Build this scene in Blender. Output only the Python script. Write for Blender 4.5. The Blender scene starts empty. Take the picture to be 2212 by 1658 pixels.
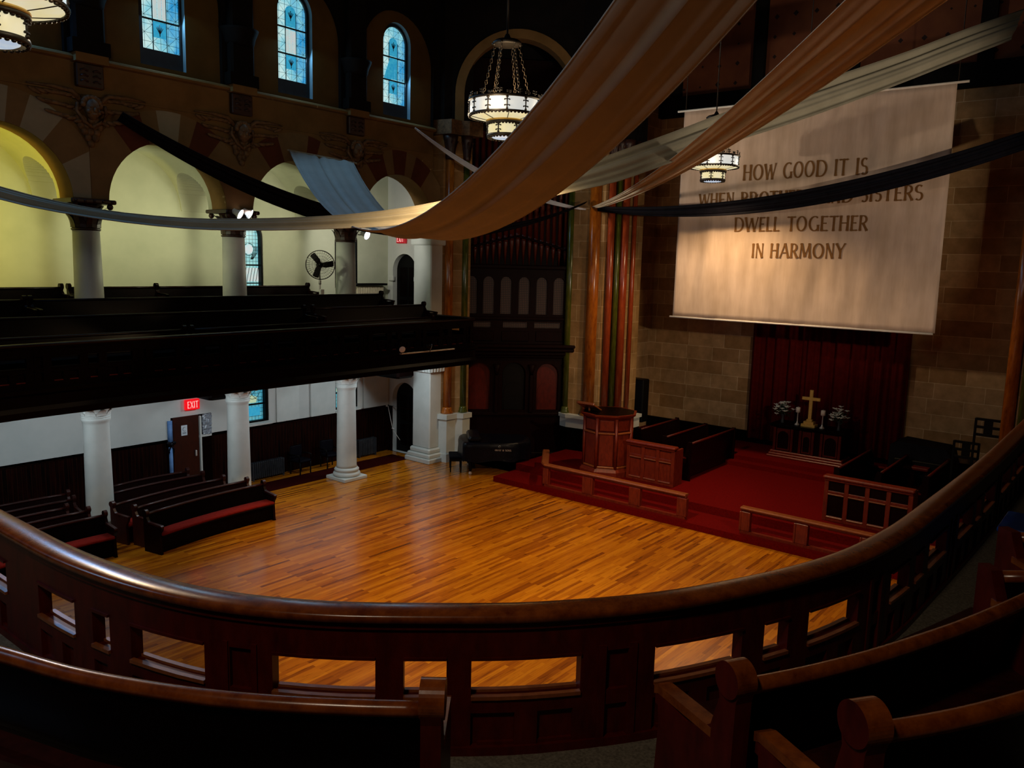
import bpy, bmesh, math, random
from mathutils import Vector, Matrix
from mathutils.geometry import tessellate_polygon
random.seed(7)
C = bpy.context.scene.collection
S = 1.15                       # metres per drawing unit (the camera stands 6 units above the church floor)
PI = math.pi

# ---------------------------------------------------------------- camera, world, exposure
F_PX, M_ROLL, EYE = 1750.0, 0.0255, 6.0
vx = Vector((2530-1106, 604-829, F_PX))
nz = vx.cross(Vector((1, M_ROLL, 0))).normalized()
if nz.y > 0: nz = -nz
ax = vx.normalized(); ay = nz.cross(ax)
RW = Matrix((ax, ay, nz))      # image frame (x right, y down, z forward) -> world
cam = bpy.data.cameras.new('camera'); camo = bpy.data.objects.new('camera', cam); C.objects.link(camo)
right = RW @ Vector((1, 0, 0)); down = RW @ Vector((0, 1, 0)); fwd = RW @ Vector((0, 0, 1))
camo.matrix_world = Matrix.Translation((0, 0, EYE*S)) @ Matrix((right, -down, -fwd)).transposed().to_4x4()
cam.sensor_width = 36.0; cam.sensor_fit = 'HORIZONTAL'; cam.lens = F_PX/2212*36.0
cam.clip_start = 0.05; cam.clip_end = 200
sc = bpy.context.scene; sc.camera = camo
sc.view_settings.view_transform = 'Standard'; sc.view_settings.look = 'None'
sc.view_settings.exposure = 0.0; sc.view_settings.gamma = 1.0; sc.view_settings.use_curve_mapping = False
sc.cycles.max_bounces = 6; sc.cycles.diffuse_bounces = 3; sc.cycles.glossy_bounces = 3
sc.cycles.sample_clamp_indirect = 4.0
sc.cycles.use_denoising = True
w = bpy.data.worlds.new('world'); sc.world = w; w.use_nodes = True
w.node_tree.nodes['Background'].inputs[0].default_value = (0.35, 0.6, 1, 1)
w.node_tree.nodes['Background'].inputs[1].default_value = 0.0

def light(name, kind, loc, energy, color=(1, 1, 1), radius=0.1, target=None, angle=90, blend=0.5, size=None, size_y=None):
    l = bpy.data.lights.new(name, kind); l.energy = energy*S*S; l.color = color
    if kind in ('POINT', 'SPOT'): l.shadow_soft_size = radius*S
    if kind == 'SPOT': l.spot_size = math.radians(angle); l.spot_blend = blend
    if kind == 'AREA':
        l.size = size*S
        if size_y: l.shape = 'RECTANGLE'; l.size_y = size_y*S
    o = bpy.data.objects.new(name, l); C.objects.link(o); o.location = Vector(loc)*S
    if target is not None:
        d = Vector(target)-Vector(loc); o.rotation_euler = d.to_track_quat('-Z', 'Y').to_euler()
    return o

WARM = (1.0, 0.68, 0.36); DAY = (0.8, 0.93, 1.0); OLIVE = (0.98, 0.98, 0.64)
CH_DOWN = (1750, 400, 800); CH_UP = (40, 35, 10); CH_SIDE = (12, 12, 4)
# floodlights: one over the right gallery for the banner, another added for the pulpit
light('floodlight_beam', 'SPOT', (10.8, -1.3, 6.6), 1400, (1, 0.82, 0.62), 0.10, (18.0, 6.2, 7.6), 54, 0.5)
light('floodlight_beam', 'SPOT', (10.8, -1.3, 8.0), 1600, (1, 0.74, 0.48), 0.10, (18.6, 10.6, 1.2), 28, 0.6)
# floodlights on the left columns: one reaches over to the banner, the others are turned in towards the gallery walls
light('floodlight_beam', 'SPOT', (14.55, 16.4, 6.75), 1000, (1, 0.84, 0.66), 0.12, (20.95, 8.8, 8.2), 52, 0.5)
for x, aim, e, c in ((6.95, 5.3, 62, (1, 0.95, 0.45)), (8.1, 9.7, 66, OLIVE), (10.28, 8.7, 84, OLIVE), (11.44, 13.0, 80, OLIVE), (13.60, 12.0, 70, (1, 0.95, 0.72)), (14.78, 16.3, 105, (1, 0.97, 0.86))):
    light('gallery_floodlight', 'SPOT', (x, 16.92, 6.68), e, c, 0.08, (aim, 18.9, 6.3), 118, 0.4)
light('gallery_floodlight', 'SPOT', (4.6, 16.92, 6.7), 220, (1, 0.80, 0.10), 0.08, (5.6, 18.9, 7.2), 118, 0.4)
light('column_glow', 'POINT', (10.88, 16.52, 6.98), 2.0, (1, 0.6, 0.45), 0.05)
# lamps under the left gallery
for x in (6, 9.2, 12.5, 15.6): light('aisle_lamp', 'AREA', (x, 16.2, 3.3), 48, DAY, size=0.5, target=(x, 17.9, 1.2))
# lamp under the ceiling over the rear gallery, behind the camera
light('rear_gallery_lamp', 'POINT', (-1.6, 1.0, 9.6), 280, (1, 0.80, 0.58), 0.3)
# daylight from the windows
light('rear_window_daylight', 'AREA', (-2.6, 9.5, 8.5), 110, (0.35, 0.65, 1.0), size=2.0, size_y=3.0, target=(2, 8, 5))
light('window_daylight', 'AREA', (5.90, 16.95, 11.1), 170, (0.14, 0.45, 1.0), size=0.85, size_y=1.7, target=(2.2, 4.5, 4.5))
for x in (9.24, 12.53, 15.85): light('window_daylight', 'AREA', (x, 16.98, 11.0), 40, (0.35, 0.70, 1.0), size=0.8, size_y=1.6, target=(x, 8, 6.0))


# ---------------------------------------------------------------- measuring helpers: a point of the photograph on a known plane
def ray(x, y): return RW @ Vector((x-1106, y-829, F_PX))
EYEV = Vector((0, 0, EYE))
def at_x(x, y, v): r = ray(x, y); return EYEV + r*(v/r.x)
def at_y(x, y, v): r = ray(x, y); return EYEV + r*(v/r.y)
def at_z(x, y, v): r = ray(x, y); return EYEV + r*((v-EYE)/r.z)
def at_plane(x, y, p, n):
    r = ray(x, y); return EYEV + r*((Vector(p)-EYEV).dot(Vector(n))/r.dot(Vector(n)))
def px_of(p):
    c = RW.transposed() @ (Vector(p)-EYEV); return 1106+F_PX*c.x/c.z, 829+F_PX*c.y/c.z

# ---------------------------------------------------------------- materials
MATS = {}
def newmat(name):
    m = bpy.data.materials.new(name); m.use_nodes = True
    n = m.node_tree.nodes; b = n['Principled BSDF']
    MATS[name] = m
    return m, m.node_tree, b
def rgba(c): return (c[0], c[1], c[2], 1.0)
def coords(nt, scale=(1, 1, 1), rot=(0, 0, 0), kind='Object', loc=(0, 0, 0)):
    tc = nt.nodes.new('ShaderNodeTexCoord'); mp = nt.nodes.new('ShaderNodeMapping')
    mp.inputs['Scale'].default_value = scale; mp.inputs['Rotation'].default_value = rot; mp.inputs['Location'].default_value = loc
    nt.links.new(tc.outputs[kind], mp.inputs[0]); return mp.outputs[0]
def noise(nt, vec, scale, detail=4, rough=0.6):
    t = nt.nodes.new('ShaderNodeTexNoise'); t.inputs['Scale'].default_value = scale
    t.inputs['Detail'].default_value = detail; t.inputs['Roughness'].default_value = rough
    nt.links.new(vec, t.inputs['Vector']); return t.outputs['Fac']
def ramp(nt, fac, stops):
    r = nt.nodes.new('ShaderNodeValToRGB'); e = r.color_ramp.elements
    e[0].position, e[0].color = stops[0][0], rgba(stops[0][1]); e[1].position, e[1].color = stops[-1][0], rgba(stops[-1][1])
    for p, c in stops[1:-1]:
        q = e.new(p); q.color = rgba(c)
    nt.links.new(fac, r.inputs[0]); return r.outputs[0]
def mixc(nt, fac, a, b, mode='MIX'):
    m = nt.nodes.new('ShaderNodeMix'); m.data_type = 'RGBA'; m.blend_type = mode
    for sock, v in ((m.inputs[0], fac), (m.inputs[6], a), (m.inputs[7], b)):
        if hasattr(v, 'links') or hasattr(v, 'node'): nt.links.new(v, sock)
        elif isinstance(v, (int, float)): sock.default_value = v
        else: sock.default_value = rgba(v)
    return m.outputs[2]
def bump(nt, b, h, strength, dist=0.02):
    n = nt.nodes.new('ShaderNodeBump'); n.inputs['Strength'].default_value = strength; n.inputs['Distance'].default_value = dist
    nt.links.new(h, n.inputs['Height']); nt.links.new(n.outputs[0], b.inputs['Normal'])
def mottled(name, c1, c2, scale=3, rough=0.8, spec=0.3, stretch=(1, 1, 1), bmp=0.0, metal=0.0, coat=0.0):
    m, nt, b = newmat(name)
    f = noise(nt, coords(nt, stretch), scale)
    nt.links.new(ramp(nt, f, [(0.3, c1), (0.7, c2)]), b.inputs['Base Color'])
    b.inputs['Roughness'].default_value = rough; b.inputs['Specular IOR Level'].default_value = spec
    b.inputs['Metallic'].default_value = metal
    if coat: b.inputs['Coat Weight'].default_value = coat; b.inputs['Coat Roughness'].default_value = 0.15
    if bmp: bump(nt, b, f, bmp)
    return m
def wood(name, dark, lightc, rough=0.35, spec=0.5, stretch=(2, 2, 14), scale=3.0, bmp=0.05):
    m, nt, b = newmat(name)
    v = coords(nt, stretch)
    f = noise(nt, v, scale, 6, 0.65)
    nt.links.new(ramp(nt, f, [(0.3, dark), (0.72, lightc)]), b.inputs['Base Color'])
    b.inputs['Roughness'].default_value = rough; b.inputs['Specular IOR Level'].default_value = spec
    if bmp: bump(nt, b, f, bmp, 0.01)
    return m
def plain(name, c, rough=0.5, spec=0.4, metal=0.0):
    return mottled(name, tuple(x*0.85 for x in c), tuple(min(1, x*1.12) for x in c), 6, rough, spec, metal=metal)
def emit(name, c, strength, c2=None, scale=5):
    m, nt, b = newmat(name)
    f = noise(nt, coords(nt), scale, 2)
    col = ramp(nt, f, [(0.3, c), (0.7, c2 or c)])
    nt.links.new(col, b.inputs['Emission Color']); b.inputs['Emission Strength'].default_value = strength
    b.inputs['Base Color'].default_value = rgba(tuple(x*0.3 for x in c)); b.inputs['Roughness'].default_value = 0.3
    return m

wood('oak_rail', (0.09, 0.013, 0.0015), (0.27, 0.062, 0.007), 0.24, 0.5, (3, 3, 3), 4, 0.04)
wood('mahogany', (0.040, 0.0022, 0.001), (0.095, 0.0060, 0.002), 0.40, 0.22, (3, 3, 1.2), 4)
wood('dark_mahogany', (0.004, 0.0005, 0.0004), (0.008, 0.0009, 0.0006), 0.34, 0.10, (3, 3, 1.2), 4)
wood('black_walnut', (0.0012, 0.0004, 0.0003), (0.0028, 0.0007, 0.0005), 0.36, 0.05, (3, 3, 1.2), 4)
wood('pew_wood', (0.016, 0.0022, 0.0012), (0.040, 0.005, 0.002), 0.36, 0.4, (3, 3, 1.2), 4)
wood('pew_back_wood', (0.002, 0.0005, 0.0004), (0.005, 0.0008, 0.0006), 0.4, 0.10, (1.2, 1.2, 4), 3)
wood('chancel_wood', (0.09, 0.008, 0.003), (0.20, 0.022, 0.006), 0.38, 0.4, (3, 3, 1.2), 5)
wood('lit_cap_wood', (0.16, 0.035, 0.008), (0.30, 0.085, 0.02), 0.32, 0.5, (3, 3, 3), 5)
wood('organ_wood', (0.0035, 0.0004, 0.0003), (0.009, 0.0008, 0.0005), 0.5, 0.06, (3, 3, 1.2), 4)
wood('pipe_copper', (0.05, 0.006, 0.003), (0.09, 0.012, 0.005), 0.38, 0.5, (4, 4, 1), 4)
wood('orange_marble', (0.20, 0.045, 0.004), (0.48, 0.14, 0.012), 0.22, 0.6, (4, 4, 1), 3)
wood('red_marble', (0.20, 0.028, 0.008), (0.36, 0.06, 0.016), 0.22, 0.6, (4, 4, 1), 3)
wood('green_marble', (0.035, 0.045, 0.004), (0.10, 0.11, 0.012), 0.22, 0.6, (4, 4, 1), 3)
mottled('white_paint', (0.52, 0.55, 0.52), (0.62, 0.64, 0.61), 1.5, 0.5, 0.35, bmp=0.02)
mottled('white_plaster', (0.50, 0.52, 0.50), (0.60, 0.60, 0.57), 0.8, 0.8, 0.2, bmp=0.03)
mottled('cream_plaster', (0.42, 0.44, 0.33), (0.53, 0.54, 0.41), 0.7, 0.85, 0.2, bmp=0.04)
m, nt, b = newmat('arcade_plaster')
v = coords(nt); col = ramp(nt, noise(nt, v, 1.2), [(0.3, (0.13, 0.075, 0.024)), (0.7, (0.20, 0.115, 0.040))])
peel = ramp(nt, noise(nt, coords(nt, (0.8, 1, 1.4), loc=(3.1, 0, 0.4)), 0.9, 6, 0.7), [(0.655, (0, 0, 0)), (0.67, (1, 1, 1))])
nt.links.new(mixc(nt, peel, col, (0.36, 0.27, 0.15)), b.inputs['Base Color']); b.inputs['Roughness'].default_value = 0.9; b.inputs['Specular IOR Level'].default_value = 0.15
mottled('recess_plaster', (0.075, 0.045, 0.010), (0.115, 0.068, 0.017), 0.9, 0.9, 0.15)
mottled('dark_plaster', (0.004, 0.004, 0.004), (0.009, 0.007, 0.006), 2, 0.9, 0.1)  # near-black tone, slightly mottled, for the ceiling and high walls
mottled('voussoir_grey', (0.24, 0.23, 0.17), (0.30, 0.28, 0.21), 2, 0.9, 0.15)
mottled('voussoir_tan', (0.15, 0.10, 0.045), (0.20, 0.13, 0.06), 2, 0.9, 0.15)
mottled('voussoir_red', (0.075, 0.024, 0.012), (0.11, 0.034, 0.016), 2, 0.9, 0.15)
mottled('relief_brown', (0.06, 0.032, 0.012), (0.20, 0.11, 0.045), 9, 0.6, 0.35)
mottled('capital_bronze', (0.010, 0.004, 0.003), (0.045, 0.014, 0.008), 8, 0.45, 0.5)
mottled('black_paint', (0.0012, 0.0012, 0.0012), (0.003, 0.0025, 0.0025), 4, 0.45, 0.12)
mottled('black_cloth', (0.0015, 0.0015, 0.003), (0.004, 0.0035, 0.007), 5, 0.7, 0.08)
mottled('navy_cover', (0.001, 0.001, 0.002), (0.003, 0.003, 0.008), 7, 0.35, 0.16, bmp=0.5)
mottled('carpet_red', (0.085, 0.0012, 0.001), (0.14, 0.0022, 0.0015), 25, 0.95, 0.05, bmp=0.2)
mottled('runner_red', (0.022, 0.0012, 0.001), (0.034, 0.002, 0.001), 25, 0.95, 0.05, bmp=0.2)
mottled('cushion_red', (0.16, 0.008, 0.005), (0.23, 0.013, 0.008), 12, 0.9, 0.1, bmp=0.15)
mottled('curtain_red', (0.075, 0.002, 0.0015), (0.12, 0.004, 0.002), 5, 0.85, 0.1)
mottled('carpet_grey', (0.09, 0.075, 0.055), (0.20, 0.17, 0.13), 60, 0.95, 0.05, bmp=0.3)
mottled('brass', (0.60, 0.38, 0.08), (0.78, 0.52, 0.14), 12, 0.4, 0.5, metal=0.35)
mottled('iron', (0.004, 0.003, 0.002), (0.02, 0.012, 0.006), 12, 0.5, 0.5, metal=0.3)
mottled('chain_iron', (0.05, 0.035, 0.02), (0.12, 0.09, 0.06), 12, 0.4, 0.5, metal=0.5)
mottled('cream_cloth', (0.34, 0.36, 0.37), (0.42, 0.43, 0.43), 1.3, 0.85, 0.15)
mottled('sage_cloth', (0.28, 0.255, 0.185), (0.35, 0.32, 0.24), 1.3, 0.85, 0.15)
mottled('tan_cloth', (0.36, 0.32, 0.24), (0.46, 0.42, 0.33), 1.6, 0.36, 0.6)
mottled('pale_cloth', (0.50, 0.52, 0.56), (0.62, 0.64, 0.68), 3, 0.8, 0.2)
mottled('blue_cloth', (0.10, 0.22, 0.50), (0.18, 0.34, 0.66), 6, 0.8, 0.2)
mottled('grey_plastic', (0.10, 0.11, 0.13), (0.40, 0.44, 0.50), 3, 0.3, 0.5, stretch=(1, 1, 3), bmp=0.4)
mottled('letter_brown', (0.13, 0.060, 0.018), (0.17, 0.080, 0.026), 4, 0.85, 0.1)
mottled('leaf_green', (0.010, 0.020, 0.010), (0.03, 0.05, 0.02), 10, 0.7, 0.3)
mottled('petal_white', (0.70, 0.74, 0.66), (0.88, 0.90, 0.84), 10, 0.7, 0.3)
mottled('candle_wax', (0.70, 0.64, 0.55), (0.80, 0.74, 0.66), 8, 0.6, 0.3)
mottled('silver', (0.5, 0.46, 0.42), (0.7, 0.66, 0.62), 10, 0.35, 0.5, metal=0.4)
mottled('paper', (0.55, 0.60, 0.66), (0.68, 0.72, 0.78), 4, 0.8, 0.2)
mottled('radiator_cream', (0.42, 0.36, 0.25), (0.55, 0.48, 0.34), 5, 0.5, 0.3)
mottled('radiator_dark', (0.020, 0.022, 0.028), (0.05, 0.055, 0.065), 5, 0.45, 0.4)
mottled('white_metal', (0.75, 0.75, 0.72), (0.85, 0.85, 0.82), 5, 0.4, 0.4)
mottled('blue_plastic', (0.004, 0.03, 0.16), (0.008, 0.05, 0.24), 4, 0.5, 0.4)
mottled('lead', (0.01, 0.012, 0.014), (0.02, 0.024, 0.03), 5, 0.5, 0.4)
mottled('window_reveal', (0.14, 0.24, 0.30), (0.22, 0.34, 0.40), 2, 0.7, 0.3)
mottled('stencil_red', (0.055, 0.010, 0.004), (0.08, 0.016, 0.006), 1.5, 0.9, 0.1)
emit('lamp_glass', (1.0, 0.97, 0.88), 0.62, (0.86, 0.92, 0.90), 1.5)
emit('lamp_amber', (1.0, 0.86, 0.42), 0.66, (1.0, 0.93, 0.66), 3)
emit('lamp_disc', (0.55, 0.72, 1.0), 0.6, (0.8, 0.9, 1.0), 6)
emit('flood_face', (0.80, 0.90, 1.0), 6.0)
emit('exit_red', (1.0, 0.004, 0.010), 0.85, (0.8, 0.002, 0.01), 8)
emit('exit_dim', (0.9, 0.01, 0.03), 0.26, (0.7, 0.006, 0.02), 8)
emit('exit_letter', (1.0, 0.45, 0.42), 0.9)

def fract_lines(nt, sock, period, width, off=0.0):
    a = nt.nodes.new('ShaderNodeMath'); a.operation = 'ADD'; a.inputs[1].default_value = off; nt.links.new(sock, a.inputs[0])
    d = nt.nodes.new('ShaderNodeMath'); d.operation = 'PINGPONG'; d.inputs[1].default_value = period/2; nt.links.new(a.outputs[0], d.inputs[0])
    l = nt.nodes.new('ShaderNodeMath'); l.operation = 'LESS_THAN'; l.inputs[1].default_value = width; nt.links.new(d.outputs[0], l.inputs[0])
    return l.outputs[0]
def maxm(nt, a, b):
    m = nt.nodes.new('ShaderNodeMath'); m.operation = 'MAXIMUM'; nt.links.new(a, m.inputs[0]); nt.links.new(b, m.inputs[1]); return m.outputs[0]
def comb(nt, op, a, b):
    m = nt.nodes.new('ShaderNodeMath'); m.operation = op
    for s, v in ((m.inputs[0], a), (m.inputs[1], b)):
        if isinstance(v, (int, float)): s.default_value = v
        else: nt.links.new(v, s)
    return m.outputs[0]
def stained(name, c1, c2, c3, strength, per=0.2, diag=True, wid=0.006, grad=0.5):
    m, nt, b = newmat(name)
    v = coords(nt); sx = nt.nodes.new('ShaderNodeSeparateXYZ'); nt.links.new(v, sx.inputs[0])
    x, z = sx.outputs[0], sx.outputs[2]
    lines = maxm(nt, fract_lines(nt, x, per, wid), fract_lines(nt, z, per, wid))
    if diag:
        lines = maxm(nt, lines, fract_lines(nt, comb(nt, 'ADD', x, z), per*2, wid*1.2))
        lines = maxm(nt, lines, fract_lines(nt, comb(nt, 'SUBTRACT', x, z), per*2, wid*1.2))
    f = noise(nt, v, 2.2, 3)
    f = comb(nt, 'ADD', f, comb(nt, 'MULTIPLY', x, grad))
    f = comb(nt, 'ADD', f, comb(nt, 'MULTIPLY', noise(nt, coords(nt, (4, 4, 4)), 2.0, 1), 0.25))
    col = ramp(nt, f, [(0.35, c1), (0.62, c2), (0.95, c3)])
    col = mixc(nt, lines, col, (0.002, 0.02, 0.03))
    nt.links.new(col, b.inputs['Emission Color']); b.inputs['Emission Strength'].default_value = strength
    b.inputs['Base Color'].default_value = (0.02, 0.04, 0.05, 1); b.inputs['Roughness'].default_value = 0.3
    return m
stained('clerestory_glass', (0.55, 0.78, 0.76), (0.22, 0.58, 0.68), (0.02, 0.28, 0.60), 1.0, 0.2, True, 0.0042)
stained('aisle_glass', (0.48, 0.82, 0.74), (0.30, 0.66, 0.66), (0.10, 0.46, 0.60), 0.9, 0.11, False, 0.006, 0.1)
stained('lower_glass', (0.26, 0.56, 0.50), (0.08, 0.42, 0.56), (0.02, 0.30, 0.50), 0.75, 0.12, False, 0.006, 0.1)
emit('blue_glass', (0.02, 0.30, 0.55), 0.8, (0.05, 0.42, 0.60), 12)
emit('pale_glass', (0.62, 0.62, 0.60), 0.9, (0.45, 0.66, 0.66), 6)
emit('amber_glass', (0.75, 0.80, 0.42), 0.6, (0.5, 0.8, 0.6), 8)

# floor boards along x
m, nt, b = newmat('floor_boards')
v = coords(nt)
br = nt.nodes.new('ShaderNodeTexBrick'); nt.links.new(v, br.inputs['Vector'])
br.offset = 0.37; br.inputs['Scale'].default_value = 1.0; br.inputs['Brick Width'].default_value = 1.35; br.inputs['Row Height'].default_value = 0.085
br.inputs['Mortar Size'].default_value = 0.0016; br.inputs['Color1'].default_value = (0, 0, 0, 1); br.inputs['Color2'].default_value = (1, 1, 1, 1)
br.inputs['Mortar'].default_value = (0.35, 0.35, 0.35, 1); br.inputs['Bias'].default_value = 0.0
board = ramp(nt, br.outputs['Color'], [(0.0, (0.22, 0.055, 0.002)), (0.18, (0.38, 0.112, 0.004)), (0.5, (0.48, 0.158, 0.005)), (1.0, (0.60, 0.225, 0.009))])
g = noise(nt, coords(nt, (0.9, 12, 1)), 2.2, 5)
streak = ramp(nt, g, [(0.30, (0.50, 0.40, 0.30)), (0.46, (1, 1, 1)), (0.8, (1.12, 1.1, 1.0))])
g2 = noise(nt, coords(nt, (0.25, 0.5, 1)), 1.0, 2)
col = mixc(nt, 1.0, board, streak, 'MULTIPLY')
col = mixc(nt, 1.0, col, ramp(nt, g2, [(0.3, (0.8, 0.75, 0.7)), (0.7, (1.12, 1.1, 1.1))]), 'MULTIPLY')
nt.links.new(col, b.inputs['Base Color'])
b.inputs['Roughness'].default_value = 0.24; b.inputs['Specular IOR Level'].default_value = 0.5
b.inputs['Coat Weight'].default_value = 0.35; b.inputs['Coat Roughness'].default_value = 0.14
bump(nt, b, g, 0.06, 0.01)

def masonry(name, c1, c2, mort, bw=0.75, rh=0.36, msize=0.008, axes='YZ'):
    m, nt, b = newmat(name)
    tc = nt.nodes.new('ShaderNodeTexCoord'); sx = nt.nodes.new('ShaderNodeSeparateXYZ'); cx_ = nt.nodes.new('ShaderNodeCombineXYZ')
    nt.links.new(tc.outputs['Object'], sx.inputs[0])
    nt.links.new(comb(nt, 'ADD', sx.outputs[1], sx.outputs[0]), cx_.inputs[0]); nt.links.new(sx.outputs[2], cx_.inputs[1])
    br = nt.nodes.new('ShaderNodeTexBrick'); nt.links.new(cx_.outputs[0], br.inputs['Vector'])
    br.offset = 0.42; br.squash = 1.35; br.squash_frequency = 2
    br.inputs['Scale'].default_value = 1.0; br.inputs['Brick Width'].default_value = bw; br.inputs['Row Height'].default_value = rh
    br.inputs['Mortar Size'].default_value = msize; br.inputs['Color1'].default_value = rgba(c1); br.inputs['Color2'].default_value = rgba(c2); br.inputs['Mortar'].default_value = rgba(mort)
    f = noise(nt, tc.outputs['Object'], 2.5, 4)
    col = mixc(nt, 1.0, br.outputs['Color'], ramp(nt, f, [(0.3, (0.75, 0.72, 0.65)), (0.7, (1.15, 1.1, 1.1))]), 'MULTIPLY')
    nt.links.new(col, b.inputs['Base Color']); b.inputs['Roughness'].default_value = 0.9; b.inputs['Specular IOR Level'].default_value = 0.15
    bump(nt, b, br.outputs['Fac'], -0.3, 0.01)
masonry('ashlar', (0.34, 0.19, 0.075), (0.54, 0.35, 0.17), (0.70, 0.54, 0.32), 1.05, 0.50)
masonry('pier_stone', (0.25, 0.14, 0.05), (0.34, 0.21, 0.09), (0.46, 0.33, 0.18), 1.3, 0.55)

# banner cloth with slight stains and vertical creases
m, nt, b = newmat('banner_cloth')
f = noise(nt, coords(nt, (1, 2.2, 0.35)), 1.6, 4); f2 = noise(nt, coords(nt, (1, 1, 1)), 0.9, 2)
c1 = ramp(nt, f, [(0.3, (0.42, 0.32, 0.24)), (0.7, (0.54, 0.42, 0.33))])
nt.links.new(mixc(nt, 1.0, c1, ramp(nt, f2, [(0.3, (0.9, 0.86, 0.82)), (0.7, (1.08, 1.05, 1.05))]), 'MULTIPLY'), b.inputs['Base Color'])
b.inputs['Roughness'].default_value = 0.9; b.inputs['Specular IOR Level'].default_value = 0.1
# panelled beadboard
m, nt, b = newmat('wainscot_wood')
v = coords(nt); sx = nt.nodes.new('ShaderNodeSeparateXYZ'); nt.links.new(v, sx.inputs[0])
ln = fract_lines(nt, comb(nt, 'ADD', sx.outputs[0], sx.outputs[1]), 0.11, 0.006)
f = noise(nt, coords(nt, (9, 9, 0.8)), 2, 4)
col = ramp(nt, f, [(0.35, (0.0015, 0.0004, 0.0003)), (0.75, (0.018, 0.0018, 0.0008))])
nt.links.new(mixc(nt, ln, col, (0.022, 0.005, 0.002)), b.inputs['Base Color']); b.inputs['Roughness'].default_value = 0.4; b.inputs['Specular IOR Level'].default_value = 0.1
# stencilled wall with dark stars
m, nt, b = newmat('stencil_wall')
v = coords(nt); sx = nt.nodes.new('ShaderNodeSeparateXYZ'); nt.links.new(v, sx.inputs[0])
cb = nt.nodes.new('ShaderNodeCombineXYZ'); nt.links.new(sx.outputs[1], cb.inputs[0]); nt.links.new(sx.outputs[2], cb.inputs[1])
vo = nt.nodes.new('ShaderNodeTexVoronoi'); vo.inputs['Scale'].default_value = 1.5; vo.inputs['Randomness'].default_value = 0.1; vo.distance = 'MANHATTAN'
nt.links.new(cb.outputs[0], vo.inputs['Vector'])
st = comb(nt, 'LESS_THAN', vo.outputs['Distance'], 0.16)
nt.links.new(mixc(nt, st, ramp(nt, noise(nt, v, 1.0, 2), [(0.3, (0.10, 0.022, 0.006)), (0.7, (0.16, 0.045, 0.012))]), (0.012, 0.002, 0.001)), b.inputs['Base Color'])
b.inputs['Roughness'].default_value = 0.9
# speaker grille fretwork of the organ
m, nt, b = newmat('organ_lattice')
v = coords(nt); vo = nt.nodes.new('ShaderNodeSeparateXYZ'); nt.links.new(v, vo.inputs[0])
dots = comb(nt, 'MULTIPLY', fract_lines(nt, vo.outputs[0], 0.062, 0.011), fract_lines(nt, vo.outputs[2], 0.062, 0.011))
nt.links.new(mixc(nt, dots, (0.010, 0.001, 0.0006), (0.16, 0.07, 0.045)), b.inputs['Base Color']); b.inputs['Roughness'].default_value = 0.6

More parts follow.
